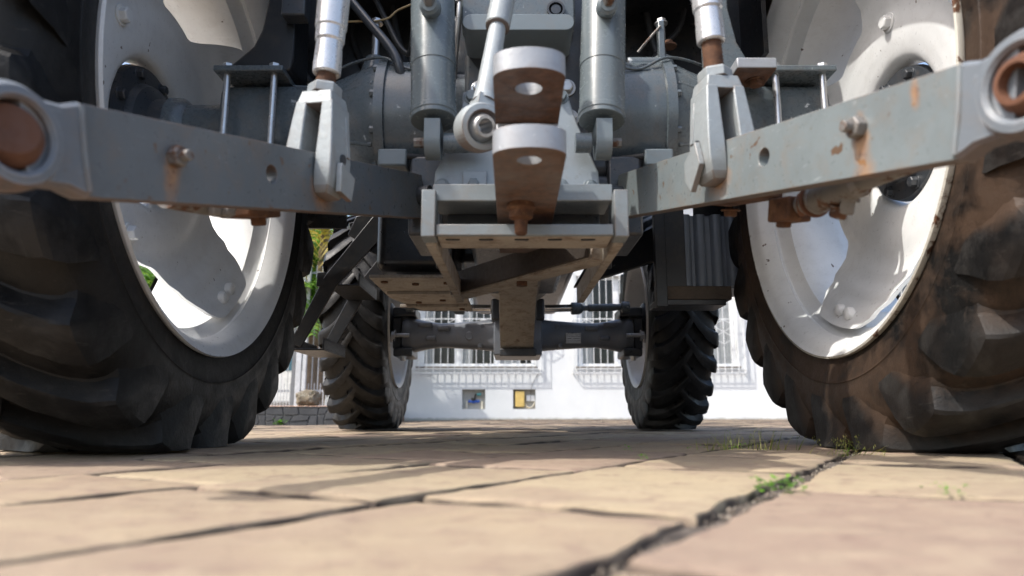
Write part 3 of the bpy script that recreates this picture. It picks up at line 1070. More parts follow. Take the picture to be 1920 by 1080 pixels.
# =================================================================== the tractor
X0 = 0.028                       # the tractor's centre line
YR, ZR = 1.54, 0.704             # rear hub
YF, ZF = 3.60, 0.535             # front hub
T = thing('tractor', 'grey tractor seen from behind with white wheels and black lugged tyres', 'tractor', (X0, YR, 0))
def V(x, y, z):                  # x measured from the centre line
    return Vector((X0 + x, y, z))

# ------------------------------------------------------------------ wheels
def tyre_bm(cx, cy, cz, Rt, bead, w, nl, lh, lw, A, seed, phase, crown=.012, sh=1.022):
    bm = B()
    lugl = bm.verts.layers.float.new('lug')
    rg = random.Random(seed)
    Rc = Rt - lh
    half = [(0, Rc), (.5 * w, Rc - .25 * crown), (.8 * w, Rc - .7 * crown - .008), (.95 * w, Rc - crown - .032), (1.0 * w, Rc - .10), (.992 * w, bead + .072), (1.0 * w, bead + .066),
            (.985 * w, bead + .060), (.955 * w, bead + .030), (.93 * w, bead + .012), (.89 * w, bead - .012)]
    hp = [(p.x, p.y) for p in catmull([(a, b, 0) for a, b in half], 3)]
    prof = [(-a, b) for a, b in hp[::-1]] + hp[1:]
    n = 144
    def P(x, th, r):
        return Vector((cx + x, cy - r * math.cos(th), cz + r * math.sin(th)))
    rings = []
    for i in range(n):
        th = 2 * math.pi * i / n
        rings.append([bm.verts.new(P(x, th, r)) for x, r in prof])
    for i in range(n):
        a, b = rings[i], rings[(i + 1) % n]
        for k in range(len(prof) - 1):
            bm.faces.new((a[k], a[k + 1], b[k + 1], b[k]))
    def carc(x):
        x = abs(x)
        for (x0, r0), (x1, r1) in zip(hp, hp[1:]):
            if x0 <= x <= x1 + 1e-6 and r1 > Rc - 0.06:
                return r0 + (r1 - r0) * (x - x0) / max(1e-6, x1 - x0)
        return Rc - .05
    for side in (-1, 1):
        for k in range(nl):
            t0 = phase + 2 * math.pi * (k + (0.5 if side > 0 else 0)) / nl
            secs = []
            nu = 10
            for q in range(nu + 1):
                u = q / nu
                x = -0.012 + (0.90 * w + 0.012) * u
                th = t0 - A * (1 - (1 - u) ** 1.5)
                rb = carc(max(0, x))
                rt = Rt - crown * (x / w) ** 2
                ww = lw * (0.86 + 0.28 * u)
                if q == 0:
                    sl = A * 1.5 / (0.90 * w + .012)
                    for dx_, h_, k_ in ((.020, .05, .55), (.017, .5, .66), (.012, .82, .76), (.006, .97, .86)):
                        secs.append((x - dx_, rb - .006, x - dx_, rb + (rt - rb) * h_, th + sl * dx_, ww * k_))
                    ww *= .95
                secs.append((x, rb - .006, x, rt, th, ww))
            thE = t0 - A
            secs.append((.935 * w, Rc - .040, (sh - .040) * w, Rt - crown - .004, thE - .008, lw * 1.13))
            secs.append((.955 * w, Rc - .055, (sh - .010) * w, Rt - crown - .015, thE - .022, lw * 1.10))
            secs.append((.97 * w, Rc - .07, sh * w, Rt - crown - .038, thE - .046, lw * 1.02))
            secs.append((.985 * w, Rc - .095, (sh + .004) * w, Rc - .060, thE - .078, lw * 0.90))
            secs.append((.985 * w, Rc - .112, (sh - .004) * w, Rc - .086, thE - .104, lw * 0.76))
            secs.append((.98 * w, Rc - .122, .985 * w, Rc - .112, thE - .116, lw * 0.55))
            prev = None
            for (xb, rb, xt, rt, th, ww) in secs:
                row = []
                for o_, h_ in ((-1.22, 0), (-1.05, .22), (-1.0, .93), (-.95, 1.0), (-.40, 1.03), (.25, 1.02), (.74, .95), (.86, .87), (1.04, .20), (1.32, 0)):
                    x = xb + (xt - xb) * h_
                    r = rb + (rt - rb) * h_ + (rg.uniform(-.0012, .0012) if h_ > .8 else 0)
                    jit = noise.noise(Vector((x * 18, th * 14, seed + side * 5.0))) * .004 if h_ > .8 else 0
                    lv_ = bm.verts.new(P(side * x, th + (o_ * ww + jit + rg.uniform(-.001, .001)) / Rt, r))
                    lv_[lugl] = 1.0 if h_ > .6 else (.4 if h_ > .2 else 0.0)
                    row.append(lv_)
                if prev:
                    for i in range(len(row) - 1):
                        f = (prev[i], prev[i + 1], row[i + 1], row[i])
                        bm.faces.new(f if side > 0 else f[::-1])
                else:
                    bm.faces.new(row)
                prev = row
            bm.faces.new(prev[::-1])
    for v in bm.verts:
        if v.co.z < 0.02:
            dz = 0.02 - v.co.z
            v.co.x += (0.35 * dz if v.co.x > cx else -0.35 * dz)
        if v.co.z < 0.002:
            v.co.z = 0.002 - 0.02 * min(0.1, 0.002 - v.co.z)
    return bm

M['lip'] = mat_paint('chipped_lip_paint', (.50, .48, .42), .6, rust=.30, dirt=.5, bumpy=.3)
def rear_wheel(side, phase, lobe0, bolt0, tmat, label):
    cx = side * 0.862
    # rim barrel (sheet with thickness), offset s from the inner flange
    prof = [(.498, .004), (.508, -.004), (.510, .002), (.506, .012), (.489, .018), (.484, .055), (.476, .066), (.474, .075), (.452, .095), (.447, .115),
            (.447, .215), (.455, .235), (.474, .27), (.484, .29), (.489, .325), (.506, .332), (.508, .342), (.498, .346)]
    inner = [(.486, .340), (.478, .325), (.474, .292), (.464, .268), (.445, .232), (.439, .213), (.439, .117), (.444, .092), (.462, .078), (.4715, .066), (.4725, .060), (.466, .054),
             (.4685, .048), (.478, .020), (.490, .008)]
    bm = B()
    rings = lathe(bm, V(side * .678, YR, ZR), (side, 0, 0), prof + inner, 112, False, False)
    a, b = rings[-1], rings[0]
    for i in range(112):
        j = (i + 1) % 112
        bm.faces.new((a[i], a[j], b[j], b[i]))
    wheel = obj('rear_wheel', bm, M['white'], T, 28)
    wheel['label'] = label
    obj('tyre', tyre_bm(X0 + cx, YR, ZR, .734, .500, .19, 24, .035, .042, .235, 3 + side, phase), tmat, wheel, 22)
    if side > 0:                 # rust along the lip of the muddy wheel
        bm = B()
        lathe(bm, V(side * .678, YR, ZR), (side, 0, 0), [(.5085, -.0055), (.5125, -.004), (.5135, .004), (.5085, .010)], 112, False, False)
        obj('rusty_lip', bm, M['lip'], wheel, 50)
    # dished disc with four lobes
    bm = B()
    def prof_x(r):               # distance from the centre line
        pts = [(.158, .885), (.163, .868), (.170, .858), (.185, .852), (.215, .847), (.25, .845), (.28, .846), (.30, .843), (.33, .830), (.38, .796), (.415, .766), (.45, .742)]
        for (r0, x0), (r1, x1) in zip(pts, pts[1:]):
            if r <= r1:
                t = max(0, (r - r0) / (r1 - r0))
                t = t * t * (3 - 2 * t) if r0 > .3 else t
                return x0 + (x1 - x0) * t
        return pts[-1][1]
    nth, nr = 176, 26
    fr, bk = [], []
    for i in range(nth):
        th = 2 * math.pi * i / nth
        dmin = min(abs((th - lobe0 - k * math.pi / 2 + math.pi) % (2 * math.pi) - math.pi) for k in range(4))
        rm = .308 + (.446 - .308) * (1 - smoothstep(R(10), R(34), dmin))
        c1, c2 = [], []
        for k in range(nr + 1):
            r = .158 + (rm - .158) * k / nr
            x = prof_x(r)
            p = V(side * x, YR - r * math.cos(th), ZR + r * math.sin(th))
            c1.append(bm.verts.new(p))
            c2.append(bm.verts.new(p + Vector((side * .012, 0, 0))))
        fr.append(c1)
        bk.append(c2)
    for i in range(nth):
        j = (i + 1) % nth
        for k in range(nr):
            bm.faces.new((fr[i][k], fr[i][k + 1], fr[j][k + 1], fr[j][k]))
            bm.faces.new((bk[i][k], bk[j][k], bk[j][k + 1], bk[i][k + 1]))
        bm.faces.new((fr[i][nr], bk[i][nr], bk[j][nr], fr[j][nr]))
        bm.faces.new((fr[i][0], fr[j][0], bk[j][0], bk[i][0]))
    obj('wheel_disc', bm, M['white'], wheel, 45)
    ax = Vector((-side, 0, 0))
    for k in range(4):
        th = lobe0 + k * math.pi / 2
        bm = B()                 # bracket welded to the rim behind each lobe
        for q in (-1, 1):
            for (r, hw) in ((.452, .036),):
                t2 = th + q * .055
                c = V(side * .79, YR - .418 * math.cos(t2), ZR + .418 * math.sin(t2))
                cyl(bm, c, c + Vector((side * .03, 0, 0)), .017, .017, 16)
        e_r = Vector((0, -math.cos(th), math.sin(th)))
        e_t = Vector((0, math.sin(th), math.cos(th)))
        cc = V(side * .80, YR, ZR)
        plate(bm, [(-.045, .405), (.045, .405), (.07, .441), (-.07, .441)], [], e_t, e_r, Vector((side, 0, 0)), cc, -.02, .05)
        obj('rim_bracket', bm, M['white'], wheel, 40, .003)
        for q in (-1, 1):
            t2 = th + q * .058
            r = .414
            c = V(side * (prof_x(r) - .001), YR - r * math.cos(t2), ZR + r * math.sin(t2))
            bm = B()
            lathe(bm, c, ax, [(.015, -.004), (.016, .004), (.0145, .011), (.009, .015)], 20)
            obj('lobe_bolt', bm, M['white'], wheel, 40)
    for k in range(3):
        th = bolt0 + k * 2 * math.pi / 3
        r = .262
        c = V(side * (prof_x(r) - .001), YR - r * math.cos(th), ZR + r * math.sin(th))
        bm = B()
        hexbolt(bm, c, ax, .0165, .018)
        obj('disc_bolt', bm, M['white'], wheel, 30, .001)
    # dark hub flange with bolts
    bm = B()
    lathe(bm, V(side * .80, YR, ZR), (side, 0, 0), [(.070, -.02), (.074, .0), (.078, .03), (.105, .045), (.112, .060), (.150, .066), (.154, .085), (.150, .09)], 48)
    hub = obj('hub', bm, M['grey_d'], wheel, 35)
    for k in range(8):
        th = .3 + k * math.pi / 4
        c = V(side * .865, YR - .132 * math.cos(th), ZR + .132 * math.sin(th))
        bm = B()
        hexbolt(bm, c, ax, .0115, .016)
        obj('hub_bolt', bm, M['grey_d'], wheel, 30, .0008)
    return wheel
# angles: 0 points at the camera, 90 deg is up, 180 deg is forward
rear_wheel(-1, 0.07, R(-128), R(46), M['tyre_l'], 'rear wheel with cleaner black tyre, left of the hitch')
rear_wheel(1, 0.16, R(-108), R(83), M['tyre_r'], 'rear wheel with muddy brown tyre, right of the hitch')

def front_wheel(side, phase, label):
    cx = side * .738
    bm = B()
    prof = [(.318, .0), (.330, -.006), (.333, .002), (.330, .012), (.314, .016), (.308, .05), (.290, .07), (.286, .19), (.305, .215), (.314, .255), (.330, .262), (.318, .27),
            (.306, .255), (.297, .215), (.278, .19), (.282, .07), (.300, .048), (.306, .016), (.312, .006)]
    rings = lathe(bm, V(side * (.738 - .136), YF, ZF), (side, 0, 0), prof, 80, False, False)
    a, b = rings[-1], rings[0]
    for i in range(80):
        j = (i + 1) % 80
        bm.faces.new((a[i], a[j], b[j], b[i]))
    w = obj('front_wheel', bm, M['white'], T, 45)
    w['label'] = label
    obj('tyre', tyre_bm(X0 + cx, YF, ZF, .556, .326, .142, 26, .026, .029, .27, 9 + side, phase, .028, 1.008), M['tyre_f'], w, 26)
    bm = B()
    lathe(bm, V(side * .73, YF, ZF), (side, 0, 0), [(.10, -.03), (.14, -.02), (.20, .0), (.25, .03), (.283, .035), (.283, .045), (.2, .045), (.10, .03)], 64)
    obj('wheel_disc', bm, M['white'], w, 40)
    bm = B()
    lathe(bm, V(side * .62, YF, ZF), (side, 0, 0), [(.07, .0), (.10, .02), (.11, .06), (.10, .09), (.09, .12)], 40)
    obj('hub', bm, M['grey_d'], w, 35)
    return w
front_wheel(-1, .02, 'front wheel behind the black cab steps')
front_wheel(1, .13, 'front wheel below the ribbed black box')

# ------------------------------------------------------------------ rear axle
bm = B()
for s in (-1, 1):
    lathe(bm, V(0, YR, .715), (s, 0, 0), [(.148, .05), (.148, .30), (.143, .335), (.128, .37), (.112, .41), (.10, .44)], 56, False, False)
    lathe(bm, V(0, YR, .715), (s, 0, 0), [(.10, .43), (.082, .455), (.080, .655), (.076, .67)], 48, False, True, sq=.8)
    lathe(bm, V(0, YR, .712), (s, 0, 0), [(.066, .65), (.058, .70), (.058, .76), (.072, .775), (.074, .80)], 40)
axle = obj('rear_axle_housing', bm, M['grey'], T, 40)
for s in (-1, 1):
    bm = B()                     # mounting pads under the bulge
    bx(bm, X0 + s * .275 - .03, X0 + s * .275 + .03, YR - .150, YR - .10, .575, .612)
    obj('mounting_pad', bm, M['grey_l'], axle, 30, .004)
    bm = B()                     # clamp plate over the axle, held by four studs
    x0, x1 = s * .522, s * .672
    bx(bm, X0 + min(x0, x1), X0 + max(x0, x1), YR - .12, YR + .12, .800, .813)
    pl = obj('clamp_plate', bm, M['grey'], axle, 30, .0025)
    for xx in (.546, .648):
        for yy in (-.1, .1):
            bm = B()
            cyl(bm, V(s * xx, YR + yy, .62), V(s * xx, YR + yy, .822), .0075, .0075, 14)
            hexbolt(bm, V(s * xx, YR + yy, .813), (0, 0, 1), .012, .012)
            obj('stud', bm, M['steel'], axle, 30)
    bm = B()
    bx(bm, X0 + min(x0, x1), X0 + max(x0, x1), YR - .12, YR + .12, .606, .620)
    obj('lower_clamp_plate', bm, M['rust'], axle, 30, .0025)
# bolted flange rings, brake pipes and casting ribs on the axle
for s in (-1, 1):
    bm = B()
    lathe(bm, V(0, YR, .715), (s, 0, 0), [(.146, .296), (.156, .298), (.156, .318), (.142, .320)], 56, False, False)
    ringo = obj('flange_ring', bm, M['grey'], axle, 30)
    for k in range(12):
        th = 2 * math.pi * k / 12 + .13
        bm = B()
        hexbolt(bm, V(s * .318, YR - .149 * math.cos(th), .715 + .149 * math.sin(th)), (s, 0, 0), .0075, .009, False)
        obj('flange_bolt', bm, M['grey'], axle, 30)
    for th in (R(-35), R(20), R(75)):
        bm = B()
        p0 = V(s * .322, YR - .140 * math.cos(th), .715 + .140 * math.sin(th))
        p1 = V(s * .44, YR - .092 * math.cos(th), .715 + .092 * math.sin(th))
        beam(bm, p0, p1, .010, .016, Vector((0, -math.cos(th), math.sin(th))))
        obj('casting_rib', bm, M['grey'], axle, 30, .003)
    bm = B()
    tube(bm, [V(s * .16, YR - .13, .82), V(s * .24, YR - .125, .80), V(s * .31, YR - .11, .835), V(s * .40, YR - .06, .842), V(s * .47, YR - .05, .80), V(s * .52, YR - .05, .797)], .0032, 8)
    obj('brake_pipe', bm, M['grey'], axle, 60)
# upright mounts of the platform
pts = [(.0, .0), (.125, .0), (.128, .012), (.105, .034), (.078, .060), (.062, .10), (.052, .17), (.045, .40), (-.004, .40), (-.012, .03), (-.008, .006)]
bm = B()
plate(bm, pts, [], Vector((-1, 0, 0)), Vector((0, 0, 1)), Vector((0, 1, 0)), V(-.522, YR - .09, .8135), 0, .11)
mount = obj('mount_bracket', bm, M['black'], T, 30, .006)
bm = B()
bx(bm, X0 - .530, X0 - .478, YR - .13, YR - .0905, .925, 1.09)
obj('mount_block', bm, M['grey_d'], mount, 30, .004)
pts = [(.0, -.035), (.085, -.035), (.085, -.01), (.045, .07), (.03, .15), (.03, .45), (-.03, .45), (-.03, -.035)]
bm = B()
plate(bm, pts, [], Vector((1, 0, 0)), Vector((0, 0, 1)), Vector((0, 1, 0)), V(.425, YR - .09, .8135), 0, .02)
m2 = obj('mount_bracket', bm, M['grey'], T, 30, .004)
bm = B()
bx(bm, X0 + .435, X0 + .518, YR - .185, YR - .0955, .772, .796)
obj('mount_foot', bm, M['drawbar'], m2, 30, .003)
bm = B()
hexbolt(bm, V(.49, YR - .13, .772), (0, 0, -1), .014, .014)
obj('bolt', bm, M['rust'], m2, 30)

# ------------------------------------------------------------------ gearbox casing and the dark platform above
bm = B()
bx(bm, X0 - .185, X0 + .185, YR - .13, YR + .22, .56, .93)
bx(bm, X0 - .16, X0 + .16, YR + .2, 3.0, .58, .96)
gear = obj('gearbox_casing', bm, M['grey_d'], T, 30, .02, 3)
bm = B()
bx(bm, X0 - .125, X0 + .125, YR - .19, YR - .10, .60, .99)
obj('rear_cover', bm, M['grey_d'], gear, 30, .010, 3)
bm = B()                         # rounded bar across the cover
Lb = .105
out = circ(Lb - .015, 0, .0165, 9, -math.pi / 2, math.pi / 2) + circ(-Lb + .015, 0, .0165, 9, math.pi / 2, 3 * math.pi / 2)
c = aty(972, 41, YR - .30)
plate(bm, out, [], Vector((1, 0, 0)), Vector((0, 0, 1)), Vector((0, 1, 0)), c, 0, .12)
obj('cross_bar', bm, M['grey_l'], gear, 40, .003)
bm = B()
c = aty(968, 12, YR - .24)
bx(bm, c.x - .11, c.x + .118, YR - .24, YR - .18, c.z - .035, c.z + .12)
obj('valve_block', bm, M['grey'], gear, 30, .004)
bm = B()
c = aty(1042, 19, YR - .241)
lathe(bm, c, (0, -1, 0), [(.018, 0), (.018, .006), (.014, .006), (.014, -.0), (.010, .0), (.010, .004)], 28)
obj('round_plug', bm, M['grey_d'], gear, 30)
for u, v in ((900, 168), (1062, 165), (1068, 222), (893, 228)):
    bm = B()
    c = aty(u, v, YR - .192)
    hexbolt(bm, c, (0, -1, 0), .014, .014)
    obj('cover_bolt', bm, M['steel'], gear, 30, .001)
bm = B()                         # dark cab floor and body overhead
bx(bm, X0 - .62, X0 + .62, 1.78, 2.75, .93, 2.3)
bx(bm, X0 - .52, X0 + .52, 1.50, 1.80, 1.12, 1.35)
cab = obj('cab_body', bm, M['blackp'], T, 30, .02)
for s in (-1, 1):
    bm = B()                     # mudguard over each rear wheel
    pts = []
    prev = None
    for i in range(25):
        th = R(30 + 150 * i / 24)
        row = []
        for rr, xa, xb in ((.83, .60, 1.10),):
            for x in (xa, xb):
                for r2 in (rr, rr + .012):
                    row.append(bm.verts.new(V(s * x, YR - r2 * math.cos(th), ZR + r2 * math.sin(th))))
        row = [row[0], row[2], row[3], row[1]]
        if prev:
            for k in range(4):
                bm.faces.new((prev[k], prev[(k + 1) % 4], row[(k + 1) % 4], row[k]))
        else:
            bm.faces.new(row)
        prev = row
    bm.faces.new(prev[::-1])
    bx(bm, X0 + s * .60 - .006, X0 + s * .60 + .006, 1.62, 2.35, .95, 1.5)
    obj('mudguard', bm, M['blackp'], T, 40)
bm = B()                         # bonnet and engine ahead of the cab
bx(bm, X0 - .30, X0 + .30, 2.75, 4.45, .80, 1.55)
bx(bm, X0 - .24, X0 + .24, 2.7, 4.2, .66, .82)
obj('bonnet', bm, M['grey_d'], T, 30, .03, 3)

# ------------------------------------------------------------------ lift cylinders
M['cyl'] = mat_paint('cylinder_grey_paint', (0.122, 0.146, 0.156), .24, dirt=.08, var=.06, bumpy=.02)
for s in (-1, 1):
    uc = 813 if s < 0 else 1129
    yb = 1.20
    top = aty(uc + (-2 if s < 0 else 4), -60, yb + .05)
    bot = aty(uc + (0 if s < 0 else -1), 228, yb)
    d = (bot - top).normalized()
    Lc = (bot - top).length
    bm = B()
    r = .0415
    lathe(bm, top, d, [(r, 0), (r, Lc - .135), (r + .0008, Lc - .134), (r + .0008, Lc - .112), (r - .0005, Lc - .111), (r - .0005, Lc - .020), (r + .0012, Lc - .018), (r + .0012, Lc - .010), (r - .0004, Lc - .008), (r - .0004, Lc - .001), (r - .002, Lc)], 56)
    lc = obj('lift_cylinder', bm, M['cyl'], T, 22)
    bm = B()
    p = aty(uc - 7 if s < 0 else uc + 10, 10, yb - .03)
    lathe(bm, p, (0, -1, -.25), [(.019, -.02), (.019, .008), (.014, .012), (.014, .014)], 24)
    bs = obj('port_boss', bm, M['grey_l'], lc, 35)
    bm = B()
    lathe(bm, p + Vector((0, -.012, 0)), (0, -.8, .5), [(.011, -.004), (.0115, .02), (.009, .022), (.009, .06)], 6)
    obj('hose_fitting', bm, M['rustgrey'], lc, 25, .001)
    # bottom lug on its pin
    bm = B()
    lz = aty(uc, 268, yb).z
    out = circ(0, 0, .031, 16, math.pi, 2 * math.pi) + [(.031, .034), (-.031, .034)]
    plate(bm, out, [], Vector((0, 1, 0)), Vector((0, 0, 1)), Vector((1, 0, 0)), Vector((bot.x - .013, yb, lz)), 0, .028)
    obj('cylinder_lug', bm, M['grey_l'], lc, 35, .003)
    bm = B()
    cyl(bm, Vector((bot.x - s * .020, yb, lz)), Vector((X0 + s * .085, yb + .0, lz)), .018, .018, 24)
    obj('cylinder_pin', bm, M['grey'], lc, 35)
    bm = B()
    cyl(bm, Vector((bot.x + s * .014, yb, lz)), Vector((bot.x + s * .034, yb, lz)), .009, .009, 6)
    hexbolt(bm, Vector((bot.x, yb - .018, lz + .027)), (0, -1, .1), .0062, .010, False)
    obj('grease_fitting', bm, M['rustgrey'], lc, 25)

# ------------------------------------------------------------------ triangular hitch plate
yp = 1.235
pl2 = [(868, 172), (1062, 172), (1083, 232), (1122, 322), (1126, 362), (812, 362), (816, 322), (862, 232)]
o = aty(970, 362, yp)
loc = [((aty(u, v, yp) - o).x, (aty(u, v, yp) - o).z) for u, v in pl2]
bm = B()
plate(bm, loc, [], Vector((1, 0, 0)), Vector((0, 0, 1)), Vector((0, 1, 0)), o, 0, .02)
M['aplate'] = mat_paint('pale_blue_grey_plate_paint', (0.255, 0.290, 0.315), .38, dirt=.2, var=.07, bumpy=.3, scratch=.25, edge=(.14, .09, .06))
hp_ = obj('hitch_plate', bm, M['aplate'], T, 30, .0025)
for u, v in ((829, 349), (888, 346), (1052, 349), (1107, 351), (884, 182), (1052, 182)):
    bm = B()
    hexbolt(bm, aty(u, v, yp), (0, -1, 0), .0105, .011)
    obj('bolt', bm, M['grey_l'], hp_, 30, .0008)
bm = B()
q = aty(890, 350, yp)
bx(bm, q.x - .022, q.x + .022, yp - .006, yp - .0003, q.z - .03, q.z + .028)
obj('stop_plate', bm, M['aplate'], hp_, 30, .001)

# ------------------------------------------------------------------ drawbar with its upper jaw
def atz(u, v, z):
    r = ray(u, v)
    return CAM + r * ((z - CAMZ) / r.z)
zd = .383                        # underside of the drawbar
wdb = .0455
yn = .80
def jaw(y0, y1, z0, z1, hole, name, mat, parent, tilt=0.0, hy=None):
    bm = B()
    hy = y0 + wdb if hy is None else hy
    n = 15
    out = [(-wdb, y1 - y0), ] + [(-wdb * math.cos(math.pi * i / (n - 1)), wdb * .62 - wdb * .62 * math.sin(math.pi * i / (n - 1))) for i in range(n)] + [(wdb, y1 - y0)]
    plate(bm, out, [circ(0, hy - y0, hole, 24)] if hole else [], Vector((1, 0, 0)), Vector((0, 1, tilt)), Vector((0, 0, 1)), Vector((xd, y0, z0)), 0, z1 - z0)
    return obj(name, bm, mat, parent, 30, .0022)
xd = atz(995, 280, zd).x
xd = .0215
db = jaw(yn, 1.36, zd, zd + .030, .0155, 'drawbar', M['drawbar'], T, 0, yn + .045)
jaw(yn, yn + .25, zd + .102, zd + .130, .0175, 'upper_jaw', M['drawbar'], db, 0, yn + .058)
bm = B()
bx(bm, xd - wdb + .001, xd + wdb - .001, yn + .165, yn + .252, zd + .0302, zd + .1018)
obj('jaw_spacer', bm, M['drawbar'], db, 30, .002)
bm = B()                         # hanging retaining bolt
q = Vector((xd - .008, 1.03, zd))
lathe(bm, q, (0, 0, -1), [(.021, -.001), (.022, .008), (.018, .012), (.0175, .022), (.010, .026), (.0095, .045), (.007, .048)], 20)
obj('drawbar_bolt', bm, M['rust'], db, 35)
bm = B()
q = aty(970, 76, yn + .14)
lathe(bm, Vector((xd - .02, yn + .13, zd + .130)), (0, 0, 1), [(.014, 0), (.014, .016), (.011, .018)], 6)
obj('jaw_nut', bm, M['rustgrey'], db, 25, .001)

# ------------------------------------------------------------------ drawbar support frame
M['flange_shade'] = mat_paint('shaded_brace_black', (.035, .026, .020), .6, dirt=.5, dirtcol=(.012, .009, .007), var=.3, bumpy=.5)  # near-black coat: the shade on the brace's upright leg, painted in
zf = .345
y0f, y1f = 1.075, 1.66
xl, xr = X0 - .158, X0 + .142
fr = None
bm = B()
bx(bm, xl + .012, xr - .012, y0f + .002, y0f + .085, zf, zf + .012)
fr = obj('drawbar_frame', bm, M['dirty'], T, 30, .0015)
def fpart(name, bm, mat='dirty', bev=.0015):
    return obj(name, bm, M[mat], fr, 30, bev)
bm = B()
bx(bm, xl + .012, xr - .012, y0f - .008, y0f + .0015, zf - .001, zf + .017)
fpart('lower_lip', bm, 'plate')
for s, xx in ((-1, xl), (1, xr)):
    bm = B()
    bx(bm, xx - .011, xx + .011, y0f - .012, y0f + .03, zf - .004, zf + .072)
    fpart('side_plate', bm, 'plate')
    bm = B()
    beam(bm, (xx, y0f + .0301, zf + .012), (xx + s * -.008, y1f, zf + .006), .016, .040)
    fpart('side_rail', bm)
bm = B()
bx(bm, xl + .004, xr - .010, y0f + .02, y0f + .11, zf + .066, zf + .084)
bx(bm, xl + .004, xr - .010, y0f + .01, y0f + .0195, zf + .060, zf + .088)
fpart('top_plate', bm, 'plate')
bm = B()
bx(bm, xl + .02, xr - .02, y0f + .10, y0f + .112, zf + .0125, zf + .064)
fpart('back_plate', bm, 'grey_d')
bm = B()
beam(bm, (xl + .008, y1f - .03, zf + .008), (xr - .010, y0f + .15, zf + .008), .046, .030)
dbr = fpart('diagonal_brace', bm)
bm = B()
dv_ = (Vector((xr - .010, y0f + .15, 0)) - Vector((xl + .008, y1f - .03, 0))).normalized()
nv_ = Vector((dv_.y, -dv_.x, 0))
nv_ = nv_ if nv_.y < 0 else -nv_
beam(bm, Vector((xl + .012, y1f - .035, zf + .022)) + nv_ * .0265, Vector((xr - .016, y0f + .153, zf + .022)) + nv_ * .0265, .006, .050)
fpart('brace_flange', bm, 'flange_shade')
bm = B()
q = Vector(((xl + xr) / 2, (y1f + y0f + .115) / 2, zf - .004))
lathe(bm, q, (0, 0, -1), [(.0125, 0), (.0125, .012)], 6)
fpart('brace_bolt', bm, 'rust', .001)
for i in range(5):
    q = atz(852 + 63 * i - (4 if i < 2 else 0), 446, zf)
    bm = B()
    out = circ(.008, 0, .0035, 6, -math.pi / 2, math.pi / 2) + circ(-.008, 0, .0035, 6, math.pi / 2, 3 * math.pi / 2)
    plate(bm, out, [], Vector((1, 0, 0)), Vector((0, 1, 0)), Vector((0, 0, 1)), Vector((q.x, y0f + .022, zf - .0015)), 0, .003)
    fpart('slot_plug', bm, 'black', 0)

# ------------------------------------------------------------------ top link, hanging beside the drawbar
pt0, pt1, pt2 = aty(951, -40, 1.10), aty(933, 50, 1.075), aty(908, 195, 1.02)
bm = B()
tube(bm, [pt0, pt1], .0205, 20, 0)
tl = obj('top_link', bm, M['cast'], T, 40, .002)
bm = B()
d = (pt2 - pt1)
lathe(bm, pt1, d, [(.0185, -.004), (.0195, .002), (.0135, .0025), (.0145, .02), (.0165, d.length * .8), (.019, d.length)], 24)
obj('top_link_screw', bm, M['cast'], tl, 40)
ec = aty(899, 240, 1.0)
en = Vector((.42, -.86, -.25)).normalized()
bm = B()
lathe(bm, ec, en, [(.024, -.022), (.034, -.020), (.0365, -.008), (.0365, .008), (.034, .016), (.026, .018), (.0245, .012), (.022, .010), (.022, -.010), (.024, -.012)], 40, False, False)
beam(bm, pt2 - d.normalized() * .004, ec + (pt2 - ec) * .5, .034, .03, en)
obj('top_link_eye', bm, M['cast'], tl, 40)
bm = B()
lathe(bm, ec, en, [(.0115, -.024), (.0155, -.024), (.023, -.006), (.0235, .004), (.0205, .014), (.0155, .024), (.0115, .024), (.0108, 0), (.0115, -.024)], 32, False, False)
obj('top_link_ball', bm, M['steel'], tl, 40)

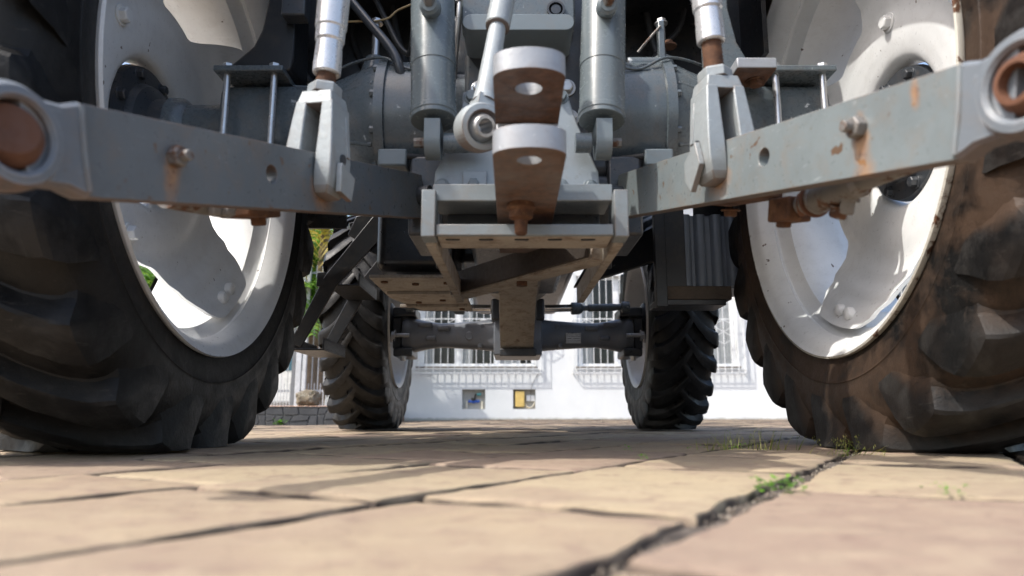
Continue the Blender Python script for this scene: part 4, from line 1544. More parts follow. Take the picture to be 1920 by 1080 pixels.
# ------------------------------------------------------------------ lower links and lift rods
def lower_link(s):
    if s < 0:
        Fp, Np, Bp = atd(783, 367, 1.42), atd(158, 281, .66), atd(42, 252, .585)
        hole, bolt, pin = (510, 327), (326, 294), (606, 332)
        tmp = .0445
    else:
        Fp, Np, Bp = atd(1168, 366, 1.42), atd(1797, 208, .645), atd(1908, 152, .575)
        hole, bolt, pin = (1432, 295), (1612, 240), (1345, 305)
    e1 = (Np - Fp)
    Ln = e1.length
    e1.normalize()
    n = e1.cross(Vector((0, 0, 1))).normalized()          # across the bar
    if n.x * s > 0:
        n = -n                                            # n points to the centre line
    e2 = n.cross(e1).normalized()
    if e2.z < 0:
        e2 = -e2
    th = .024
    hh = .0445
    face = Fp
    def on(u, v):
        p = onplane(u, v, Fp, n) - Fp
        return p.dot(e1), p.dot(e2)
    hx = on(*hole)
    bx_ = on(*bolt)
    px = on(*pin)
    out = [(-.03, -hh * .98), (-.005, -hh), (Ln, -hh * .99), (Ln, hh * .97), (-.005, hh), (-.03, hh * .98)]
    bpos = Fp + e1 * bx_[0] + e2 * bx_[1]
    hp2 = Fp + e1 * px[0] + e2 * px[1]
    root = ROOT[T.name]
    spots = [((bpos - root) + Vector((0, 0, -.018)), (.016, .016, .040)), (hp2 - root + Vector((0, 0, -.03)), (.04, .04, .030))]
    if s > 0:
        spots.append((bpos - root + e1 * .075 + e2 * .02, (.008, .008, .018)))
        spots.append((bpos - root + Vector((0, 0, -.06)), (.02, .02, .03)))
    mat = mat_paint('link_bar_paint', (0.160, 0.186, 0.194) if s > 0 else (0.108, 0.125, 0.138), .30, dirt=.34, var=.11, under_rust=.75, spots=[(tuple(a), b) for a, b in spots], bumpy=.18, scratch=.45, edge=(.20, .12, .07), edge_r=.0035, chips=.325, chipcol=(.11, .07, .045))  # left arm mixed darker: its shaded face is carried by the paint
    bm = B()
    plate(bm, out, [circ(hx[0], hx[1], .0125, 20)], e1, e2, n, Fp, -th, 0)
    link = obj('lower_link', bm, mat, T, 30, .0016)
    link['label'] = 'grey lift arm reaching to the photo\'s %s edge, ending in a ball eye' % ('left' if s < 0 else 'right')
    # forged end with the ball eye
    bvec = Bp - Np
    bl = bvec.dot(e1)
    bh = bvec.dot(e2)
    bn = bvec.dot(n) * .35 - th / 2
    bm = B()
    prev = None
    for t in (0, .12, .3, .5, .72, .9):
        c = Np + e1 * (bl * t) + e2 * (bh * t) + n * (-th / 2 + (bn + th / 2) * t)
        hgt = hh * (1.0 - .16 * smoothstep(0, .3, t) + .02 * t)
        thk = th / 2 * (1.10 + .10 * t)
        row = [bm.verts.new(c + e2 * a + n * b) for a, b in ((-hgt, -thk * .7), (-hgt * .9, -thk), (hgt * .9, -thk), (hgt, -thk * .7), (hgt, thk * .7), (hgt * .9, thk), (-hgt * .9, thk), (-hgt, thk * .7))]
        if prev:
            for k in range(8):
                bm.faces.new((prev[k], prev[(k + 1) % 8], row[(k + 1) % 8], row[k]))
        else:
            bm.faces.new(row)
        prev = row
    bm.faces.new(prev[::-1])
    cB = Np + e1 * bl + e2 * bh + n * bn
    lathe(bm, cB, n, [(.034, -.020), (.041, -.019), (.0455, -.012), (.0465, 0), (.0455, .012), (.041, .019), (.034, .020), (.0305, .017), (.0295, 0), (.0305, -.017), (.034, -.020)], 48, False, False)
    end = obj('link_end', bm, mat_paint('forged_end_paint', (0.140, 0.160, 0.182), .45, dirt=.25, var=.1, under_rust=.7, bumpy=.35, scratch=.25, edge=(.36, .36, .37)), link, 40)
    bm = B()
    if s < 0:
        lathe(bm, cB + n * .0, (n + Vector((0, -.5, .2))).normalized(), [(.0145, -.022), (.0200, -.021), (.0285, -.008), (.0295, .0), (.0285, .009), (.022, .019), (.0145, .0195), (.004, .017)], 40)
    else:
        lathe(bm, cB, n, [(.0150, -.024), (.0195, -.0235), (.0280, -.009), (.0292, .0), (.0280, .009), (.0195, .0235), (.0150, .024), (.0150, -.024)], 40, False, False)
    obj('link_ball', bm, M['rustball'], link, 40)
    bm = B()
    hexbolt(bm, bpos, n, .0125, .012, False, .010)
    obj('link_bolt', bm, M['rustgrey'], link, 25, .001)
    bm = B()
    hexbolt(bm, bpos - n * th, -n, .0125, .012, False, .012)
    obj('link_bolt', bm, M['rust'], link, 25, .001)
    # weld bead at the joint
    bm = B()
    tube(bm, [Np + e2 * -hh * .9 + n * .001, Np + n * .0015 + e1 * .002, Np + e2 * hh * .9 + n * .001], .0032, 8, 6)
    obj('weld_bead', bm, M['plate'], link, 40)
    # pivot at the tractor end
    bm = B()
    c = Fp - e1 * .012 - n * (th / 2)
    cyl(bm, c - n * .035, c + n * .035, .020, .020, 24)
    obj('pivot_pin', bm, M['grey_d'], link, 35)
    # ---- lift rod on the bar
    P = Fp + e1 * px[0] + e2 * px[1]
    C = P - n * (th / 2)
    topu = (632, -60) if s < 0 else (1318, -60)
    tp = aty(topu[0], topu[1], C.y - .005)
    ax_ = (tp - C).normalized()
    fwd = (e1 - ax_ * e1.dot(ax_)).normalized()           # towards the camera
    sid = ax_.cross(fwd).normalized()
    if sid.dot(n) < 0:
        sid = -sid
    def fk(a, b, c_):                                     # across, along the bar, up the rod
        return C + sid * a + fwd * b + ax_ * c_
    hT = .150 if s < 0 else .152
    rods = None
    bm = B()
    for q in (-1, 1):
        prev = None
        for h, ou, dp in ((-.034, .0260, .012), (-.030, .0320, .021), (-.020, .0375, .0275), (0, .0405, .030), (.03, .0395, .030), (.08, .0345, .028), (.1135, .0305, .0265)):
            rr = [(.0128, -dp), (ou, -dp), (ou, dp), (.0128, dp)]
            row = [bm.verts.new(fk(q * a, b, h)) for a, b in rr]
            if prev:
                for k in range(4):
                    bm.faces.new((prev[k], prev[(k + 1) % 4], row[(k + 1) % 4], row[k]))
            else:
                bm.faces.new(row)
            prev = row
        bm.faces.new(prev[::-1])
    beam(bm, fk(0, 0, .1085), fk(0, 0, .1312), .0605, .053, fwd, .050, .046)
    rod = obj('lift_rod', bm, M['cast'], T, 35, .002)
    rod['label'] = 'silver forked lift rod on the %s arm' % ('left' if s < 0 else 'right')
    bm = B()
    beam(bm, fk(0, -.018, .022), fk(0, -.018, .108), .0252, .010, fwd)
    obj('fork_web', bm, M['rust'], rod, 30)
    bm = B()
    lathe(bm, fk(0, 0, .1315), ax_, [(.0265, 0), (.0265, .013), (.024, .017)], 6)
    obj('lock_nut', bm, M['cast'], rod, 25, .0012)
    bm = B()
    zt = .1485
    lt = .018 if s < 0 else .045
    lathe(bm, fk(0, 0, zt), ax_, [(.0155, 0)] + [(.0155 - .0016 * (i % 2), .003 * (i + 1)) for i in range(int(lt / .003) + 2)], 20)
    obj('thread', bm, M['rust'], rod, 60)
    bm = B()
    z1 = zt + lt
    lathe(bm, fk(0, 0, z1), ax_, [(.0185, 0), (.0215, .002), (.0218, .016), (.0205, .046), (.0205, .052), (.0228, .056), (.0228, .075), (.0245, .078), (.0255, .19), (.0255, .22)], 14 if s > 0 else 32)
    obj('rod_sleeve', bm, M['steelrod'], rod, 28, .0008)
    bm = B()                                              # locking plate over the pin
    o2 = fk(.0405, 0, 0)
    if s < 0:
        outp = [(.010, -.026), (-.026, -.032), (-.030, .006), (.012, .018), (.014, .012)]
    else:
        outp = [(.006, .030), (-.032, .010), (-.036, -.018), (-.020, -.040), (.014, -.006)]
    plate(bm, outp, [], fwd, ax_, sid, o2, .0, .009)
    obj('pin_plate', bm, M['cast'], rod, 30, .0012)
    bm = B()
    cyl(bm, fk(-.04, 0, 0), fk(.0402, 0, 0), .011, .011, 20)
    obj('fork_pin', bm, M['rust'], rod, 35)
    bm = B()                                              # raised rib and casting hole on the inner cheek
    beam(bm, fk(.0392, -.020, .035), fk(.0310, -.018, .100), .004, .010, fwd)
    obj('cheek_rib', bm, M['cast'], rod, 30, .001)
    bm = B()
    lathe(bm, fk(.0390, -.004, .0275), sid, [(.0085, 0), (.0085, .0022)], 18)
    obj('cheek_hole', bm, M['grey_d'], rod, 30)
    # ---- stabiliser bracket and turnbuckle outside the bar
    return dict(F=Fp, e1=e1, e2=e2, n=n, th=th, hh=hh, link=link, on=on)
M['rustball'] = mat_paint('orange_rust', (0.115, 0.048, 0.025), .75, dirt=.6, dirtcol=(.09, .035, .015), var=.3, bumpy=.3)
M['steelrod'] = mat_paint('satin_sleeve_steel', (0.62, 0.62, 0.62), .28, metal=.6, dirt=.18, dirtcol=(.2, .12, .06), var=.06, bumpy=.05)
LL = lower_link(-1)
LR = lower_link(1)

# ------------------------------------------------------------------ stabilisers behind the arms
def stab(L, s):
    n, e1, e2, Fp = L['n'], L['e1'], L['e2'], L['F']
    nx = -n                                              # away from the centre line
    def Q(u, v, off):
        p = onplane(u, v, Fp + nx * off, n)
        return p
    if s > 0:
        a, b = Q(1470, 392, .075), Q(1668, 312, .06)
        bm = B()
        box(bm, Q(1480, 394, .075), (.038, .05, .034), Matrix((nx, e1, e2)).transposed())
        st = obj('stabiliser', bm, M['rust'], T, 30, .003)
        bm = B()
        hexbolt(bm, Q(1470, 411, .075), -e2, .0115, .012)
        obj('bolt', bm, M['rust'], st, 25, .001)
        d = (b - a).normalized()
        bm = B()
        c = Q(1522, 378, .072)
        lathe(bm, c, d, [(.014, -.022), (.014, .0), (.019, .0), (.019, .006), (.015, .006), (.015, .010), (.0205, .012), (.0205, .016), (.018, .017), (.018, .10), (.012, .105), (.012, .22)], 30)
        obj('turnbuckle', bm, M['rustgrey'], st, 30)
        bm = B()
        lathe(bm, Q(1503, 384, .072), -d + n * .9, [(.016, -.004), (.016, .003), (.012, .003), (.012, -.002)], 26)
        lathe(bm, c + d * .006, d, [(.0235, 0), (.0235, .003)], 26)
        obj('ring', bm, M['rustball'], st, 40)
        bm = B()
        p0, p1 = Q(1345, 378, .05), Q(1450, 362, .06)
        beam(bm, p0, p1, .05, .014, e2, .035, .014)
        br = obj('stabiliser_bracket', bm, M['rust'], T, 30, .003)
        bm = B()
        hexbolt(bm, Q(1370, 394, .05), -e2, .011, .010)
        obj('bolt', bm, M['rust'], br, 25, .001)
        bm = B()
        hexbolt(bm, Q(1576, 386, .075), -e2 - e1 * .4, .012, .016)
        hexbolt(bm, Q(1591, 372, .07), -e2 - e1 * .2, .010, .02)
        obj('bolt', bm, M['rustgrey'], st, 25, .001)
    else:
        bm = B()
        box(bm, Q(470, 398, .07), (.05, .075, .016), Matrix((nx, e1, e2)).transposed())
        st = obj('stabiliser', bm, M['rust'], T, 30, .003)
        bm = B()
        hexbolt(bm, Q(484, 405, .07), -e2, .012, .014)
        obj('bolt', bm, M['rust'], st, 25, .001)
        for u, v in ((403, 393), (428, 395)):
            bm = B()
            hexbolt(bm, Q(u, v - 4, .05), -e2, .009, .010, False)
            obj('bolt', bm, M['rustgrey'], st, 25, .001)
        bm = B()
        cyl(bm, Q(425, 388, .07), Q(310, 366, .07), .016, .016, 20)
        obj('turnbuckle', bm, M['rustgrey'], st, 30)
stab(LR, 1)
stab(LL, -1)
for s in (-1, 1):                # dark carrier of the link pivots
    bm = B()
    bx(bm, X0 + s * .205 - .035, X0 + s * .205 + .035, 1.40, 1.60, .43, .60)
    cyl(bm, V(s * .10, 1.43, .545), V(s * .235, 1.43, .545), .021, .021, 20)
    pc = obj('link_pivot_carrier', bm, M['grey_d'], T, 30, .006)
    bm = B()
    beam(bm, V(s * .185, 1.60, .46), V(s * .19, 1.64, .415), .035, .03)
    obj('carrier_foot', bm, M['grey_d'], pc, 30, .004)

# ------------------------------------------------------------------ hoses, wire, posts on the axle
bm = B()
tube(bm, [aty(640, -20, 1.5), aty(690, 40, 1.45), aty(735, 95, 1.42), aty(752, 140, 1.42), aty(760, 200, 1.46)], .0105, 12)
obj('hydraulic_hose', bm, M['grey_d'], T, 60)
bm = B()
tube(bm, [aty(700, -10, 1.6), aty(725, 40, 1.58), aty(748, 85, 1.56), aty(768, 100, 1.55), aty(775, 60, 1.5)], .007, 10)
obj('hydraulic_hose', bm, M['hose'], T, 60)
bm = B()
tube(bm, [aty(636, 42, 1.5), aty(672, 40, 1.48), aty(700, 40, 1.48), aty(728, 34, 1.48), aty(745, 20, 1.48), aty(772, 8, 1.47)], .0022, 6)
obj('wire', bm, M['wire'], T, 60)
for pts_, r_ in (((1200, -20, 1.75), (1215, 40, 1.72), (1232, 100, 1.70), (1262, 150, 1.68), (1290, 190, 1.66)), .009), (((1290, -20, 1.72), (1275, 50, 1.7), (1240, 90, 1.68), (1205, 140, 1.66)), .007), \
        (((668, -20, 1.8), (660, 60, 1.78), (680, 120, 1.75), (720, 160, 1.7)), .010), (((735, -20, 1.7), (742, 50, 1.69), (758, 110, 1.66), (764, 150, 1.62)), .008), (((556, -20, 1.66), (548, 60, 1.66), (560, 120, 1.66), (590, 165, 1.66)), .009):
    bm = B()
    tube(bm, [aty(*q_) for q_ in pts_], r_, 10)
    obj('hydraulic_hose', bm, M['hose'], T, 60)
for s, uu in ((-1, 699), (1, 1247)):
    bm = B()
    p = aty(uu - 3 * s, 152, YR - .02)
    lathe(bm, Vector((p.x, p.y, .83)), (0, 0, 1), [(.036, 0), (.026, .035), (.022, .05), (.020, .05)], 24)
    ps = obj('axle_post', bm, M['grey'], T, 35)
    bm = B()
    q = Vector((p.x, p.y, .88))
    lathe(bm, q, (0, 0, 1), [(.0085, 0), (.0085, .075), (.0075, .075), (.0075, .09)], 14)
    hexbolt(bm, q + Vector((0, 0, .088)), (0, 0, 1), .011, .012)
    obj('post_stud', bm, M['steel'], ps, 30)
p = aty(1240, 100, YR - .06)
bm = B()
bx(bm, p.x - .007, p.x + .007, p.y - .01, p.y + .01, p.z - .06, p.z + .075)
cyl(bm, aty(1176, 121, YR - .06), Vector((p.x - .002, YR - .06, aty(1176, 121, YR - .06).z)), .016, .016, 18)
lv = obj('brake_lever', bm, M['grey'], T, 30, .002)
bm = B()
tube(bm, [p + Vector((-.002, -.012, .06)), aty(1215, 75, YR - .06), aty(1196, 98, YR - .05)], .003, 6)
obj('brake_cable', bm, M['rustgrey'], lv, 60)
bm = B()
lathe(bm, aty(1254, 86, YR - .03), (0, 0, 1), [(.018, -.003), (.018, .001), (.009, .001), (.009, .012)], 16)
obj('rusty_nut', bm, M['rust'], lv, 30)

for s in (-1, 1):                # steel oil pipes and a drain elbow beside the rear cover
    bm = B()
    tube(bm, [V(s * .135, 1.37, 1.02), V(s * .137, 1.36, .93), V(s * .142, 1.37, .86), V(s * .150, 1.40, .80), V(s * .155, 1.42, .70)], .0065, 10)
    pp_ = obj('oil_pipe', bm, M['steel'], T, 60)
    bm = B()
    lathe(bm, V(s * .137, 1.36, .935), (0, 0, 1), [(.011, -.012), (.011, .012)], 6)
    obj('pipe_nut', bm, M['steel'], pp_, 25)
    bm = B()
    tube(bm, [V(s * .20, 1.42, .60), V(s * .26, 1.40, .60), V(s * .30, 1.45, .63), V(s * .31, 1.60, .70)], .007, 10)
    obj('hydraulic_hose', bm, M['hose'], T, 60)
# ------------------------------------------------------------------ under the belly: guard, sump, tank, skid plate
bm = B()
g0, g1, g2 = V(0, 2.15, .60), V(-.005, 3.0, .515), V(-.005, 3.33, .375)
prev = None
for c, hw in ((g0, .068), (g1, .078), (g2, .078)):
    row = [bm.verts.new(c + Vector(k)) for k in ((-hw, 0, 0), (hw, 0, 0), (hw, .02, .05), (-hw, .02, .05))]
    if prev:
        for k in range(4):
            bm.faces.new((prev[k], prev[(k + 1) % 4], row[(k + 1) % 4], row[k]))
    else:
        bm.faces.new(row)
    prev = row
bm.faces.new(prev[::-1])
obj('shaft_guard', bm, M['dirty'], T, 30, .003)
bm = B()
lathe(bm, V(0, 2.55, .66), (0, 1, .0), [(.10, 0), (.155, .03), (.165, .08), (.165, .62), (.15, .68), (.10, .70)], 40)
for v in bm.verts:
    v.co.z = .70 + (v.co.z - .66) * .85
obj('engine_sump', bm, M['dirty'], T, 40)
bm = B()
lathe(bm, V(0, 1.72, .74), (0, 1, 0), [(.08, 0), (.115, .02), (.12, .5), (.10, .75)], 32)
obj('gearbox_belly', bm, M['grey_d'], T, 40)
bm = B()
a, b = aty(702, 512, 2.35), aty(792, 418, 2.35)
bx(bm, a.x, -.20, 2.35, 2.80, a.z + .01, .92)
obj('fuel_tank', bm, M['blackp'], T, 40, .035, 5)
bm = B()
sk = [atz(702, 516, .535), atz(800, 512, .535), atz(866, 570, .535), atz(862, 578, .535), atz(770, 578, .535), atz(735, 545, .535)]
o = sk[0]
zs = .535
outl = [(p.x, p.y) for p in (V(-.50, 2.30, 0), V(-.20, 2.30, 0), V(-.20, 3.05, 0), V(-.42, 3.05, 0), V(-.50, 2.70, 0))]
plate(bm, outl, [], Vector((1, 0, 0)), Vector((0, 1, 0)), Vector((0, 0, 1)), Vector((0, 0, .515)), 0, .012)
skp = obj('skid_plate', bm, M['dirty'], T, 30, .002)
for x, y in ((-.46, 2.36), (-.36, 2.40), (-.25, 2.38), (-.30, 2.75), (-.40, 2.8), (-.24, 2.98)):
    bm = B()
    hexbolt(bm, V(x, y, .515), (0, 0, -1), .013, .006, False)
    obj('bolt', bm, M['rust'], skp, 25)
for y in (2.55, 2.86):
    bm = B()
    bx(bm, X0 - .485, X0 - .21, y, y + .018, .503, .5148)
    obj('skid_rib', bm, M['dirty'], skp, 30, .002)

# ------------------------------------------------------------------ cab steps on the left
lad = None
U0, M0, L0 = Vector((-.452, 2.47, .77)), Vector((-.648, 2.50, .545)), Vector((-.770, 2.52, .315))
dY = Vector((.02, .34, 0))
bm = B()
pth = catmull([U0, (U0 + M0) / 2, M0, L0], 6)
for a, b in zip(pth, pth[1:]):
    pass
def stringer(off):
    bm = B()
    prev = None
    pts = [U0 + off, M0 + off, L0 + off]
    for i, p in enumerate(pts):
        d = (pts[min(i + 1, 2)] - pts[max(i - 1, 0)]).normalized()
        w = Vector((0, 1, 0)).cross(d).normalized()
        hw = (.040, .028, .022)[i]
        row = [bm.verts.new(p + w * a + Vector((0, c, 0))) for a, c in ((-hw, -.006), (hw, -.006), (hw, .006), (-hw, .006))]
        if prev:
            for k in range(4):
                bm.faces.new((prev[k], prev[(k + 1) % 4], row[(k + 1) % 4], row[k]))
        else:
            bm.faces.new(row)
        prev = row
    bm.faces.new(prev[::-1])
    return bm
lad = obj('cab_steps', stringer(Vector((0, 0, 0))), M['black'], T, 30, .002)
obj('stringer', stringer(dY), M['black'], lad, 30, .002)
for p, w in ((M0, .12), (L0, .12)):
    bm = B()
    c = p + Vector((.035, 0, -.012))
    x0, x1 = c.x - .055, c.x + .065
    ya, yb = c.y + .0065, c.y + .334
    bx(bm, x0, x1, ya, yb, c.z - .006, c.z)
    bx(bm, x0, x0 + .006, ya, yb, c.z + .0003, c.z + .034)
    bx(bm, x1 - .006, x1, ya, yb, c.z + .0003, c.z + .034)
    st = obj('step', bm, M['black'], lad, 30, .001)
    bm = B()
    n = 26
    for i in range(n):
        y = ya + (yb - ya) * (i + .5) / n
        for xx in (x0 + .003, x1 - .003):
            bx(bm, xx - .0025, xx + .0025, y - .0035, y + .0035, c.z + .0343, c.z + .040)
    tt_ = obj('step_teeth', bm, M['black'], st, 0)
    tt_['kind'] = 'stuff'
bm = B()
beam(bm, aty(655, 425, 2.52), aty(705, 412, 2.55), .03, .02)
bx(bm, -.50, -.40, 2.48, 2.62, .765, .80)
plate(bm, [((aty(u, v, 2.49)).x, (aty(u, v, 2.49)).z) for u, v in ((652, 440), (668, 405), (708, 400), (708, 478), (690, 470), (672, 452))], [], Vector((1, 0, 0)), Vector((0, 0, 1)), Vector((0, 1, 0)), Vector((0, 2.49, 0)), 0, .012)
obj('step_hanger', bm, M['black'], lad, 30, .002)
for p in (M0,):
    bm = B()
    bx(bm, p.x - .052, p.x - .022, p.y - .005, p.y + .02, p.z - .022, p.z + .030)
    obj('step_tab', bm, M['black'], lad, 30, .002)

# ------------------------------------------------------------------ ribbed box and carrier on the right
M['tray'] = mat_paint('grimy_brown_tray', (.085, .062, .042), .7, dirt=.6, dirtcol=(.03, .02, .013), var=.3, bumpy=.4)
yb = 2.22
a, b = aty(1286, 538, yb), aty(1384, 402, yb)
bm = B()
bx(bm, a.x, b.x + .04, yb + .012, yb + .20, a.z, b.z)
M['boxp'] = mat_plain('sky_sheen_black_plastic', (0.150, 0.175, 0.210), .36)  # dusty black plastic, paled and blued to paint in its sky reflection
rb = obj('ribbed_box', bm, M['boxp'], T, 30, .006)
for i, uu in enumerate((1290, 1318, 1349, 1378)):
    q = aty(uu, 540, yb)
    bm = B()
    prev = None
    for zz in (a.z + .002, b.z - .002):
        row = [bm.verts.new(Vector((q.x + dx, yb + .0118 - dy, zz))) for dx, dy in ((-.019, 0), (-.014, .016), (-.008, .021), (.008, .021), (.014, .016), (.019, 0))]
        if prev:
            for k in range(5):
                bm.faces.new((prev[k], prev[k + 1], row[k + 1], row[k]))
            bm.faces.new((prev[5], prev[0], row[0], row[5]))
        else:
            bm.faces.new(row)
        prev = row
    bm.faces.new(prev[::-1])
    obj('rib', bm, M['boxp'], rb, 50)
bm = B()
c0, c1 = aty(1250, 572, yb - .02), aty(1372, 545, yb - .02)
bx(bm, c0.x, c1.x, yb - .02, yb + .14, c0.z + .018, a.z - .0005)
tray = obj('box_tray', bm, M['tray'], T, 30, .002)
bm = B()
p0, p1 = aty(1232, 575, yb - .03), aty(1284, 398, yb - .03)
bx(bm, p0.x, p0.x + .035, yb - .03, yb + .0, p0.z, p1.z + .02)
bx(bm, p0.x + .0352, aty(1287, 500, yb).x - .004, yb - .012, yb + .18, p0.z + .03, p1.z + .02)
bx(bm, p0.x + .001, c1.x - .02, yb - .024, yb + .10, p0.z + .006, c0.z + .0175)
obj('box_carrier', bm, M['black'], tray, 30, .002)
bm = B()
q0, q1 = V(.10, 2.62, .575), aty(1262, 470, 2.25)
out = [aty(1075, 538, 2.5), aty(1262, 478, 2.26), aty(1270, 405, 2.26), aty(1110, 478, 2.5)]
vs = [bm.verts.new(p) for p in out] + [bm.verts.new(p + Vector((.004, .035, 0))) for p in out]
for f in ((0, 1, 2, 3), (7, 6, 5, 4), (0, 4, 5, 1), (1, 5, 6, 2), (2, 6, 7, 3), (3, 7, 4, 0)):
    bm.faces.new([vs[i] for i in f])
ca = obj('carrier_arm', bm, M['black'], tray, 30, .003)
for u, v in ((1152, 478), (1212, 462)):
    bm = B()
    n_ = (out[1] - out[0]).cross(out[3] - out[0]).normalized()
    if n_.y > 0:
        n_ = -n_
    lathe(bm, onplane(u, v, out[0], n_) + n_ * .0005, n_, [(.011, 0), (.011, .0015)], 18)
    obj('carrier_hole', bm, M['hose'], tray, 0)

# ------------------------------------------------------------------ front axle
zA = .455
bm = B()
for s in (-1, 1):
    lathe(bm, V(0, YF - .12, zA), (s, 0, 0), [(.088, .09), (.078, .11), (.070, .20), (.062, .32), (.060, .38), (.068, .44), (.082, .50), (.088, .53), (.080, .56)], 36, True, True, sq=.45)
bx(bm, X0 - .115, X0 + .115, YF - .24, YF + .1, zA - .105, zA + .10)
fa = obj('front_axle', bm, M['axle'], T, 35, .006)
for u, v, r in ((880, 630, .022), (905, 612, .012), (900, 648, .011), (1045, 612, .012), (1050, 648, .011)):
    bm = B()
    c = aty(u, v, YF - .18)
    lathe(bm, c, (0, -1, 0), [(r * 1.2, -.02), (r, .006), (r * .8, .010)], 20)
    obj('axle_boss', bm, M['axle'], fa, 35)
for s in (-1, 1):
    for xx, zz, ww in ((.36, .03, .06), (.45, .045, .07), (.42, -.02, .05)):
        bm = B()
        bx(bm, X0 + s * xx - ww / 2, X0 + s * xx + ww / 2, YF - .197, YF - .15, zA + zz - .012, zA + zz + .012)
        obj('axle_rib', bm, M['axle'], fa, 30, .008, 3)
bm = B()
bx(bm, X0 - .085, X0 + .085, YF - .30, YF - .24, zA - .115, zA - .08)
obj('guard_foot', bm, M['grey_d'], fa, 30, .004)
for s in (-1, 1):
    bm = B()
    bx(bm, X0 + s * .55 - .045, X0 + s * .55 + .045, YF - .22, YF - .0, zA - .11, zA - .07)
    bx(bm, X0 + s * .55 - .055, X0 + s * .55 + .055, YF - .20, YF - .0, zA + .085, zA + .13)
    bx(bm, X0 + s * .585 - .022, X0 + s * .585 + .022, YF - .17, YF - .02, zA - .07, zA + .085)
    kn = obj('steering_knuckle', bm, M['grey_d'], fa, 30, .008)
    bm = B()
    cyl(bm, V(s * .52, YF - .22, zA - .01), V(s * .60, YF - .22, zA - .01), .010, .010, 12)
    hexbolt(bm, V(s * .585, YF - .22, zA - .01), (s, 0, 0), .020, .02)
    hexbolt(bm, V(s * .55, YF - .21, zA - .11), (0, 0, -1), .014, .02)
    obj('stop_bolt', bm, M['steel'], fa, 30)
    bm = B()
    zz = zA + .118
    yy = YF - .23
    lathe(bm, V(s * .13, yy, zz), (s, 0, .02), [(.018, 0), (.018, .145)], 20)
    ty = obj('steering_rod', bm, M['chrome'], fa, 35)
    bm = B()
    lathe(bm, V(s * .255, yy, zz), (s, 0, .03), [(.026, 0), (.03, .004), (.03, .04), (.024, .05), (.013, .06), (.013, .08), (.018, .085), (.018, .21), (.016, .22), (.016, .24), (.026, .245), (.026, .28)], 20)
    obj('tie_rod', bm, M['grey'], fa, 35)
    bm = B()
    bx(bm, X0 + s * .105 - .022, X0 + s * .105 + .022, yy - .03, yy + .05, zz - .06, zz + .045)
    obj('cylinder_end', bm, M['grey_d'], fa, 30, .010, 3)
# maker's plate with printed lines
m, nt, p_ = new_mat('maker_plate_print')
co = nt.nodes.new('ShaderNodeTexCoord').outputs['Generated']
sx = nt.nodes.new('ShaderNodeSeparateXYZ')
nt.links.new(co, sx.inputs[0])
wv = mathn(nt, 'FRACT', mathn(nt, 'MULTIPLY', sx.outputs['Z'], 6.0))
nz = tex_noise(nt, co, 22, 2, .5, 0, (1, .1, .35))
ln = mathn(nt, 'MULTIPLY', mathn(nt, 'GREATER_THAN', wv, .5), mathn(nt, 'GREATER_THAN', nz, .46))
nt.links.new(mixc(nt, ln, (.55, .55, .54), (.03, .03, .03)), p_.inputs['Base Color'])
p_.inputs['Roughness'].default_value = .4
bm = B()
c = aty(1075, 634, YF - .19)
bx(bm, c.x - .036, c.x + .036, YF - .196, YF - .188, c.z - .025, c.z + .025)
obj('maker_plate', bm, m, fa, 30, .001)

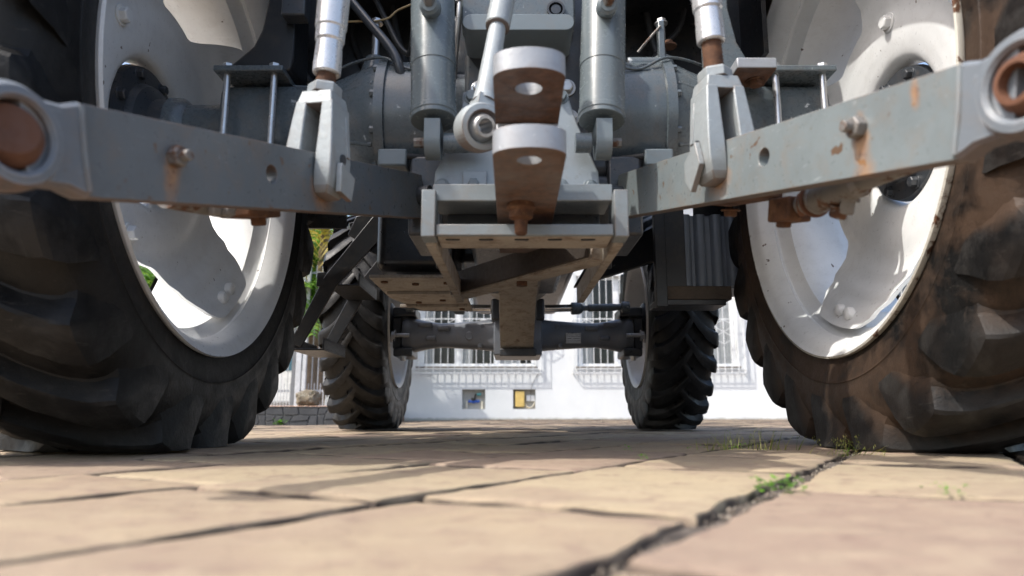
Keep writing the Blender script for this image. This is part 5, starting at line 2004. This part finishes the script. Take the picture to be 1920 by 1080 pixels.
# =================================================================== small plants in the paving
M['grass'] = mat_leaf('grass_blade', (.10, .14, .03), (.22, .24, .06), (.40, .33, .14))
M['weed'] = mat_leaf('weed_leaf', (.06, .16, .015), (.11, .28, .02), (.18, .36, .04))
def gpt(u, v):
    return atz(u, v, .0)
def tuft(name, label, u, v, w, n, h, seed, dry=.5, lean=0.0):
    rg = random.Random(seed)
    c = gpt(u, v)
    t = thing(name, label, 'weed', (c.x, c.y, 0), 'weeds in the paving joints')
    bmg = B()
    for k in range(n):
        x = rg.gauss(0, w * .4)
        b = Vector((c.x + x, c.y + rg.gauss(0, .02), -.004))
        a = rg.uniform(0, 2 * math.pi)
        L = h * rg.uniform(.35, 1.0)
        out = rg.uniform(.2, .9)
        d = Vector((math.cos(a) * out + lean, math.sin(a) * out * .6, 1)).normalized()
        wd = rg.uniform(.0006, .0014)
        sd = Vector((math.cos(a + 1.3), math.sin(a + 1.3), 0)) * wd
        prev = None
        for q in range(5):
            tt = q / 4
            p = b + d * L * tt + Vector((math.cos(a), math.sin(a), -.6)) * L * .35 * tt * tt * out
            p.z = max(p.z, -.003)
            s_ = sd * (1 - .85 * tt)
            row = [bmg.verts.new(p - s_), bmg.verts.new(p + s_)]
            if prev:
                bmg.faces.new((prev[0], prev[1], row[1], row[0]))
            prev = row
        if rg.random() < dry * .5 and L > h * .5:      # seed head
            for q in range(5):
                pp = prev[0].co + Vector((rg.uniform(-.004, .004), rg.uniform(-.004, .004), -rg.uniform(0, .012)))
                dv = Vector((rg.uniform(-1, 1), rg.uniform(-1, 1), .8)).normalized() * .006
                sv = Vector((dv.y, -dv.x, 0)).normalized() * .0009
                bmg.faces.new([bmg.verts.new(pp - sv), bmg.verts.new(pp + sv), bmg.verts.new(pp + dv)])
    bl_ = obj('blades', bmg, M['grass'], t, 0)
    bl_['kind'] = 'stuff'
    bml = B()
    leaves(bml, c, w, int(n * .5), .006, rg)
    lv_ = obj('leaves', bml, M['weed'], t, 0)
    lv_['kind'] = 'stuff'
def leaves(bml, c, w, n, s, rg):
    for k in range(n):
        p = Vector((c.x + rg.gauss(0, w * .35), c.y + rg.gauss(0, .012), rg.uniform(0, s * 1.6)))
        a = rg.uniform(0, 2 * math.pi)
        d = Vector((math.cos(a), math.sin(a), rg.uniform(-.1, .6))).normalized() * s * rg.uniform(.6, 1.2)
        sd = Vector((-math.sin(a), math.cos(a), rg.uniform(-.3, .3))) * s * .38
        vs = [bml.verts.new(p), bml.verts.new(p + d * .35 + sd * .8), bml.verts.new(p + d * .75 + sd * .7), bml.verts.new(p + d), bml.verts.new(p + d * .75 - sd * .7), bml.verts.new(p + d * .35 - sd * .8)]
        bml.faces.new(vs)
def sprout(label, u, v, w, n, s, seed):
    rg = random.Random(seed)
    c = gpt(u, v)
    bm = B()
    leaves(bm, c, w, n, s, rg)
    tag(obj('weed', bm, M['weed'], None, 0, origin=(c.x, c.y, 0)), label, 'weed', 'weeds in the paving joints')
tuft('grass_tuft', 'wide sparse grass tuft with dry stalks ahead of the muddy rear tyre', 1395, 842, .13, 75, .055, 1)
tuft('grass_tuft', 'small straw-coloured grass tuft against the muddy rear tyre', 1588, 852, .05, 30, .045, 2, .8, .45)
sprout('bright green clover in the wide paving joint, largest of the small weeds', 1455, 920, .030, 70, .0075, 3)
sprout('tiny green weed in the joint at the right edge below the muddy tyre', 1780, 925, .016, 22, .005, 4)
sprout('tiny green sprout in the joint near the grass tuft, right of the drawbar', 1205, 862, .02, 24, .005, 5)
sprout('tiny green sprout in the joint straight below the drawbar frame', 1178, 845, .012, 14, .006, 6)
q = aty(523, 792, YP - .03)
rg = random.Random(9)
bm = B()
leaves(bm, Vector((q.x, YP - .03, gz(q.x, YP))), .08, 60, .03, rg)
for v in bm.verts:
    v.co.z += gz(q.x, YP) + .01
tag(obj('weed', bm, M['weed'], None, 0, origin=(q.x, YP - .03, gz(q.x, YP))), 'small leafy weed at the foot of the low basalt wall', 'weed', 'weeds in the paving joints')
